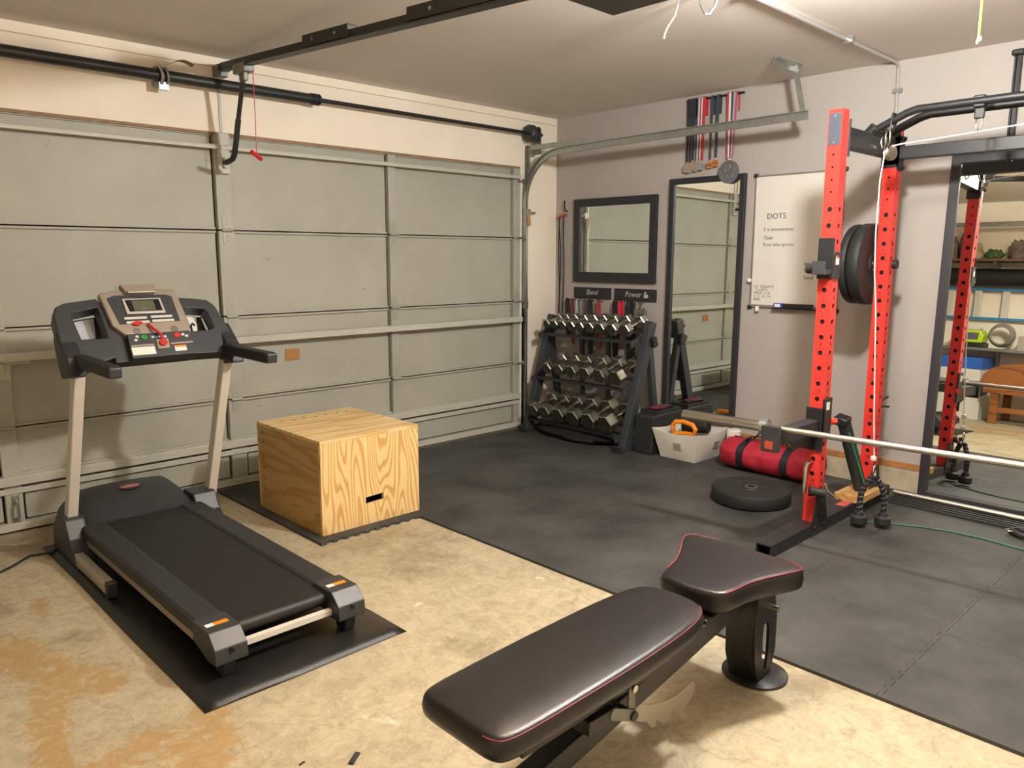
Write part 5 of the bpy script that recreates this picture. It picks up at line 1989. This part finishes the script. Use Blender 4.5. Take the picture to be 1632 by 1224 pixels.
# ------------------------------------------------------------------ basket and its contents
def basket():
    t = thing('storage_basket', 'white striped fabric basket with two small labels on the mat', 'basket', (-.24, -1.56, .0128))
    M_b = bpy.data.materials.new('striped_canvas')
    M_b.use_nodes = True
    nt = M_b.node_tree
    w = nt.nodes.new('ShaderNodeTexWave')
    w.inputs['Scale'].default_value = 44
    w.bands_direction = 'DIAGONAL'
    tc = nt.nodes.new('ShaderNodeTexCoord')
    nt.links.new(tc.outputs['Object'], w.inputs['Vector'])
    r = nt.nodes.new('ShaderNodeValToRGB')
    r.color_ramp.elements[0].position = .25
    r.color_ramp.elements[0].color = lin('#cfc9be')
    r.color_ramp.elements[1].position = .5
    r.color_ramp.elements[1].color = lin('#e4dfd3')
    nt.links.new(w.outputs['Fac'], r.inputs['Fac'])
    nt.links.new(r.outputs['Color'], nt.nodes['Principled BSDF'].inputs['Base Color'])
    nt.nodes['Principled BSDF'].inputs['Roughness'].default_value = .8
    x0, x1, y0, y1, z0, h = -.395, -.09, -1.700, -1.415, .0130, .210
    fl = .048
    top = [(x0 - fl, y0 - fl), (x1 + fl * .9, y0 - fl), (x1 + fl * .9, y1 + fl), (x0 - fl, y1 + fl)]
    bot = [(x0, y0), (x1, y0), (x1, y1), (x0, y1)]
    b = B()
    lean = [.0, .03, .02, .015]
    n = 6
    ringo, ringi = [], []
    for k in range(n + 1):
        s = k / n
        ro, ri = [], []
        for i in range(4):
            for q in range(6):
                f = q / 6
                a = Vector(bot[i]).lerp(Vector(bot[(i + 1) % 4]), f)
                c = Vector(top[i]).lerp(Vector(top[(i + 1) % 4]), f)
                p = a.lerp(c, s)
                sag = (-.020 * sin(pi * f)) * s
                z = z0 + h * s + sag
                bow = .010 * sin(pi * f) * sin(pi * s)
                cen = Vector((-.24, -1.555))
                d = (p - cen).normalized()
                po = p + d * bow
                pi_ = p + d * (bow - .006)
                ro.append(b.verts.new((po.x, po.y, z)))
                ri.append(b.verts.new((pi_.x, pi_.y, max(z, z0 + .006))))
        ringo.append(ro)
        ringi.append(ri)
    m = 24
    for k in range(n):
        for i in range(m):
            j = (i + 1) % m
            b.faces.new((ringo[k][i], ringo[k][j], ringo[k + 1][j], ringo[k + 1][i]))
            b.faces.new((ringi[k][j], ringi[k][i], ringi[k + 1][i], ringi[k + 1][j]))
    for i in range(m):
        j = (i + 1) % m
        b.faces.new((ringo[n][i], ringo[n][j], ringi[n][j], ringi[n][i]))
    b.faces.new(ringo[0][::-1])
    b.faces.new(ringi[0])
    finish('body', b, M_b, t, angle=40)
    ml = mat('label_grey', '#b2aea5', .7)
    mk = mat('label_ink', '#77736c', .7)
    for o, u, v in (((x0 - .026, -1.575, .118), Vector((0, -1, 0)), Vector((-.25, 0, .97))), ((-.20, y0 - .030, .125), Vector((1, 0, 0)), Vector((0, -.25, .97)))):
        nrm = u.cross(v).normalized()
        b = prism(B(), rrect(-.034, -.028, .034, .028, .002, 2), Vector(o) + nrm * .012, u, v, nrm, -.006, .0)
        lb = finish('label_patch', b, ml, t, smooth=False)
        for k in range(4):
            b = prism(B(), [(-.024, .016 - .011 * k), (.024, .016 - .011 * k), (.024, .020 - .011 * k), (-.024, .020 - .011 * k)], Vector(o) + nrm * .012, u, v, nrm, .0, .001)
            finish('label_line', b, mk, lb, smooth=False)


basket()
b = tube(B(), [(-.30, -1.46, .17), (-.315, -1.455, .235), (-.31, -1.475, .262), (-.30, -1.54, .268), (-.30, -1.61, .255), (-.30, -1.635, .225), (-.295, -1.62, .185), (-.29, -1.54, .182)], .0165, 12, closed=True)
tag(finish('push_up_handle', b, M_orange, None, org=(-.30, -1.54, .165)), 'bright orange plastic grip handle sticking out of the white basket', 'handle')
tag(finish('black_roller', cyl(B(), (-.20, -1.47, .21), (-.17, -1.66, .235), .050, 18), M_rubber, None, org=(-.19, -1.56, .16), bevel=.01), 'black foam roller lying in the white basket', 'roller')
tag(finish('black_pouch', lumpy('x', (-.22, -1.60, .075), (.10, .08, .060), None, 5, .25), M_black, None, org=(-.22, -1.60, .02), angle=60), 'black soft pouch down inside the white basket', 'pouch')


def canister():
    c = (-.072, -1.802)
    t = thing('wipes_canister', 'white and blue cleaning wipes canister behind the red bag', 'canister', (c[0], c[1], .0128))
    finish('body', lathe(B(), [(0, 0), (.046, 0), (.048, .004), (.048, .155), (.044, .165), (0, .165)], (c[0], c[1], .0130), Z, 28), mat('can_white', '#dcdcda', .4), t)
    finish('blue_wrap', lathe(B(), [(.0484, .012), (.0487, .013), (.0487, .120), (.0484, .121)], (c[0], c[1], .0130), Z, 28), mat('can_blue', '#2f3f8f', .4, noise_amt=.5, noise_scale=40), t)
    finish('lid', lathe(B(), [(0, .165), (.049, .165), (.050, .170), (.048, .200), (.042, .207), (0, .207)], (c[0], c[1], .0130), Z, 28), M_paper, t)


canister()


def duffel():
    y0, y1 = -2.50, -1.86
    cx, z0, hw, hh = -.235, .0128, .150, .105
    t = thing('duffel_bag', 'red duffel bag with black straps lying on the mat', 'bag', (cx, (y0 + y1) / 2, z0))

    def sec(y, grow=0.0, wr=True):
        s = (y - y0) / (y1 - y0)
        e = 1 - abs(2 * s - 1) ** 7 * .22
        sag = 1 - .10 * sin(pi * s)
        pts = []
        for k in range(36):
            a = 2 * pi * k / 36
            ca, sa = cos(a), sin(a)
            p = 2.6
            rr = 1 / ((abs(ca) ** p + abs(sa) ** p) ** (1 / p))
            n = noise.noise(Vector((a * 1.3, y * 11, 2.0))) * .010 + noise.noise(Vector((a * 4, y * 26, 5.0))) * .005 if wr else 0
            x = (hw * e + grow + n) * ca * rr
            z = (hh * e * sag + grow + n) * sa * rr
            zz = z0 + hh + z
            if sa > .5:
                zz -= .012 * abs(ca)
            pts.append(Vector((cx + x, y, max(z0 + .0005, zz))))
        return pts

    def loft(bm, ys, grow, cap=True):
        R_ = [[bm.verts.new(p) for p in sec(y, grow)] for y in ys]
        for A, D in zip(R_, R_[1:]):
            for k in range(36):
                j = (k + 1) % 36
                bm.faces.new((A[k], A[j], D[j], D[k]))
        if cap:
            bm.faces.new(R_[0])
            bm.faces.new(R_[-1][::-1])
        return bm
    ys = [y0 + (y1 - y0) * k / 48 for k in range(49)]
    finish('body', loft(B(), ys, 0), mat('bag_red', '#a81c30', .7, noise_amt=.10, noise_scale=14, bump=.3, bump_scale=250), t, angle=70)
    for ya, yb in ((-2.36, -2.31), (-2.05, -2.00)):
        finish('strap', loft(B(), [ya, (ya + yb) / 2, yb], .0035), mat('webbing_black', '#17171a', .75), t, angle=70)
    for xo, lift in ((-.06, .05), (.04, .06)):
        pts = [(cx + xo, -2.335, z0 + .20), (cx + xo - .01, -2.30, z0 + .225 + lift * .3), (cx + xo - .015, -2.22, z0 + .215 + lift * .4), (cx + xo - .01, -2.14, z0 + .215 + lift * .7), (cx + xo, -2.06, z0 + .225 + lift * .2), (cx + xo, -2.025, z0 + .20)]
        finish('carry_handle', tube(B(), pts, .008, 8, flat=(.013, .004)), mat('webbing_black'), t)
    finish('zip', tube(B(), [(cx + .01, y, z0 + 2 * hh * (1 - .10 * sin(pi * (y - y0) / (y1 - y0))) - .001) for y in [-2.45 + .05 * k for k in range(12)]], .004, 6), M_black, t)


duffel()


# ------------------------------------------------------------------ cluttered left wall, seen in the leaning mirror
def left_wall():
    xw = RX0
    t = thing('wall_shelf', 'long brown wall shelf high on the cream wall opposite the mirror', 'shelf', (xw + .15, -1.9, 1.84))
    finish('board', box(B(), (xw, -3.2, 1.835), (xw + .32, -.7, 1.860)), mat('shelf_brown', '#6f5a48', .7, noise_amt=.15), t, smooth=False)
    for y in (-.9, -1.9, -2.9):
        finish('bracket', prism(B(), [(0, 0), (.25, 0), (.25, -.02), (.02, -.22), (0, -.22)], (xw, y, 1.834), X, Z, Y, -.012, .012), M_steel, t, smooth=False)
    items = [(-1.42, .07, .15, '#7d6a63', 'brown cloth bag on the high shelf'), (-1.55, .05, .20, '#3f4650', 'dark blue bottle bag on the high shelf'), (-1.68, .07, .11, '#b3a58f', 'beige bundle on the high shelf'),
             (-1.87, .09, .07, '#4f6a45', 'low green plant garland on the high shelf'), (-2.11, .10, .13, '#7a6d68', 'lumpy grey pack on the high shelf'), (-2.36, .10, .17, '#4b3f44', 'dark plum bag on the high shelf')]
    for i, (y, w, h_, c_, lab) in enumerate(items):
        b = lumpy('x', (xw + .17, y, 1.8605 + h_ * .7), (.10, w, h_), None, i * 3.7, .45, freq=2.2)
        tag(finish('shelf_bundle', b, mat('bundle_%d' % i, c_, .8, noise_amt=.35, noise_scale=14), None, org=(xw + .17, y, 1.8605), angle=60), lab, 'bundle', 'bundles on the high shelf')
    # black rolled canopy under the shelf
    t = thing('rolled_canopy', 'long black rolled canopy hung under the high shelf', 'canopy', (xw + .12, -2.0, 1.65))
    finish('roll', cyl(B(), (xw + .13, -1.05, 1.66), (xw + .13, -3.0, 1.65), .105, 22), M_rubber, t)
    for y in (-1.5, -2.2):
        finish('strap', cyl(B(), (xw + .13, y, 1.66), (xw + .13, y - .04, 1.66), .108, 22, caps=False), M_dark, t)
    # blue ladder hung sideways
    t = thing('step_ladder', 'blue fibreglass ladder hung sideways on the cream wall', 'ladder', (xw + .06, -2.0, 1.15))
    mb = mat('ladder_blue', '#2f7fb5', .5)
    for z in (1.175, 1.515):
        b = B()
        prism(b, [(-.03, -.014), (.03, -.014), (.03, .014), (.024, .014), (.024, -.008), (-.024, -.008), (-.024, .014), (-.03, .014)], (xw + .06, -3.1, z), X, Z, Y, 0, 2.1)
        finish('side_rail', b, mb, t, smooth=False)
    mw = mat('ladder_white', '#d6d2c8', .4, metal=.2)
    for k in range(7):
        y = -1.15 - .29 * k
        finish('rung', box(B(), (xw + .035, y - .035, 1.18), (xw + .085, y + .035, 1.51)), mw, t, smooth=False, bevel=.004)
    # middle shelf with charger box, coil and bin
    t = thing('tool_shelf', 'grey metal tool shelf on the cream wall below the ladder', 'shelf', (xw + .2, -1.9, .80))
    finish('board', box(B(), (xw, -3.0, .800), (xw + .42, -.9, .830)), M_steel, t, smooth=False)
    for y in (-.95, -2.0, -2.95):
        finish('leg', box(B(), (xw + .01, y - .02, 0), (xw + .05, y + .02, .80)), M_steel, t, smooth=False)
    t = thing('power_station', 'lime green and black power box on the grey tool shelf', 'power box', (xw + .25, -1.78, .83))
    finish('base', box(B(), (xw + .14, -1.92, .8305), (xw + .38, -1.60, .885)), M_black, t, smooth=False, bevel=.008)
    b = prism(B(), [(-1.90, .885), (-1.62, .885), (-1.60, .96), (-1.64, 1.03), (-1.88, 1.03), (-1.92, .96)], (xw + .15, 0, 0), Y, Z, X, 0, .23)
    bd = finish('housing', b, mat('lime', '#b9d81f', .4), t, smooth=False, bevel=.01)
    finish('face_panel', prism(B(), [(-1.86, .92), (-1.66, .92), (-1.65, 1.0), (-1.87, 1.0)], (xw + .381, 0, 0), Y, Z, X, 0, .004), mat('panel_slate', '#5b5b68', .4), bd, smooth=False)
    finish('grip', box(B(), (xw + .20, -1.86, 1.03), (xw + .32, -1.66, 1.06)), mat('grip_pale', '#c8c6be', .5), bd, smooth=False, bevel=.01)
    b = B()
    for k in range(4):
        tube(b, [(xw + .20 + .02 * k, -2.06 + (.13 - .008 * k) * cos(q), .985 + (.13 - .008 * k) * sin(q)) for q in [2 * pi * j / 22 for j in range(22)]], .011, 8, closed=True)
    tag(finish('hose_coil', b, mat('hose_grey', '#7f7a70', .6), None, org=(xw + .22, -2.06, .8305)), 'grey coiled hose standing on the tool shelf beside the lime box', 'hose')
    b = B()
    ring_prism(b, [(xw + .08, -2.52), (xw + .36, -2.52), (xw + .36, -2.26), (xw + .08, -2.26)], [(xw + .09, -2.51), (xw + .35, -2.51), (xw + .35, -2.27), (xw + .09, -2.27)], (0, 0, .8305), X, Y, Z, 0, .16)
    box(b, (xw + .09, -2.51, .8305), (xw + .35, -2.27, .838))
    tag(finish('storage_bin', b, mat('bin_grey', '#a09c92', .6), None, org=(xw + .22, -2.39, .8305), smooth=False), 'grey open storage bin on the tool shelf', 'bin')
    # boxes below the shelf
    t = thing('cardboard_box', 'blue and white cardboard box stacked under the tool shelf', 'box', (xw + .28, -1.72, .43))
    finish('lower_body', box(B(), (xw + .06, -1.97, .4305), (xw + .52, -1.46, .58)), mat('box_white', '#d8d6cf', .6), t, smooth=False)
    finish('blue_lid', box(B(), (xw + .055, -1.975, .58), (xw + .525, -1.455, .715)), mat('box_blue', '#2a62b8', .45), t, smooth=False, bevel=.004)
    finish('printed_mark', box(B(), (xw + .5205, -1.80, .49), (xw + .5215, -1.74, .53)), mat('mark_navy', '#223a78', .5), t, smooth=False)
    t = thing('storage_tote', 'black storage tote under the blue and white box', 'tote', (xw + .28, -1.72, .28))
    finish('tub', box(B(), (xw + .07, -1.96, .2805), (xw + .50, -1.46, .41)), M_black, t, smooth=False, bevel=.008)
    finish('lid', box(B(), (xw + .06, -1.98, .41), (xw + .52, -1.45, .43)), M_dark, t, smooth=False, bevel=.006)
    t = thing('cardboard_box', 'plain white cardboard box on the floor under the black tote', 'box', (xw + .28, -1.75, 0))
    finish('carton', box(B(), (xw + .06, -2.00, .0005), (xw + .54, -1.44, .276)), mat('box_white'), t, smooth=False, bevel=.004)
    finish('tape', box(B(), (xw + .06, -1.74, .276), (xw + .541, -1.70, .2785)), M_tan, t, smooth=False)
    # brown wooden bench with rounded back
    t = thing('wooden_bench', 'brown wooden bench with rounded end against the cream wall', 'bench', (xw + .55, -2.5, 0))
    pts = [(-3.25, .40), (-2.06, .40), (-2.02, .46), (-2.04, .54), (-2.12, .62), (-2.24, .67), (-2.45, .69), (-3.25, .69)]
    finish('back_panel', prism(B(), pts, (xw + .66, 0, 0), Y, Z, X, 0, .03), M_wood, t, smooth=False, bevel=.006)
    finish('seat_rail', box(B(), (xw + .58, -3.25, .34), (xw + .72, -2.06, .40)), M_wood, t, smooth=False, bevel=.006)
    for y in (-2.18, -3.15):
        finish('leg', box(B(), (xw + .64, y - .04, 0), (xw + .70, y + .04, .34)), M_wood, t, smooth=False, bevel=.004)
        finish('leg', box(B(), (xw + .10, y - .04, 0), (xw + .16, y + .04, .34)), M_wood, t, smooth=False, bevel=.004)
    finish('seat', box(B(), (xw + .10, -3.22, .34), (xw + .58, -2.10, .37)), M_wood, t, smooth=False, bevel=.004)
    finish('stretcher', box(B(), (xw + .65, -3.11, .13), (xw + .69, -2.22, .19)), M_wood, t, smooth=False, bevel=.004)


left_wall()

# ------------------------------------------------------------------ scraps on the concrete
for (x, y, s, a, c_, lab, cat) in ((-3.836, -2.80, (.050, .016, .006), .6, '#2b2b2c', 'small black plastic scrap on the concrete at the bottom of the view', 'scrap'), (-3.955, -2.715, (.020, .007, .003), .2, '#2b2b2c', 'tiny black scrap left of the larger black scrap', 'scrap'),
                                   (-2.545, -2.287, (.030, .010, .002), -.9, '#e7dfcf', 'pale paper scrap on the concrete near the foam mat edge', 'scrap'), (-3.10, -2.122, (.022, .007, .002), .3, '#e7dfcf', 'pale paper scrap on the concrete right of the treadmill', 'scrap')):
    b = cbox(B(), (x, y, s[2] / 2 + .0006), s, (0, 0, a))
    tag(finish('floor_scrap', b, mat('scrap_' + c_, c_, .6), None, org=(x, y, 0), smooth=False, bevel=.001), lab, cat)

for o in scene.objects:
    if '_org' in o:
        del o['_org']
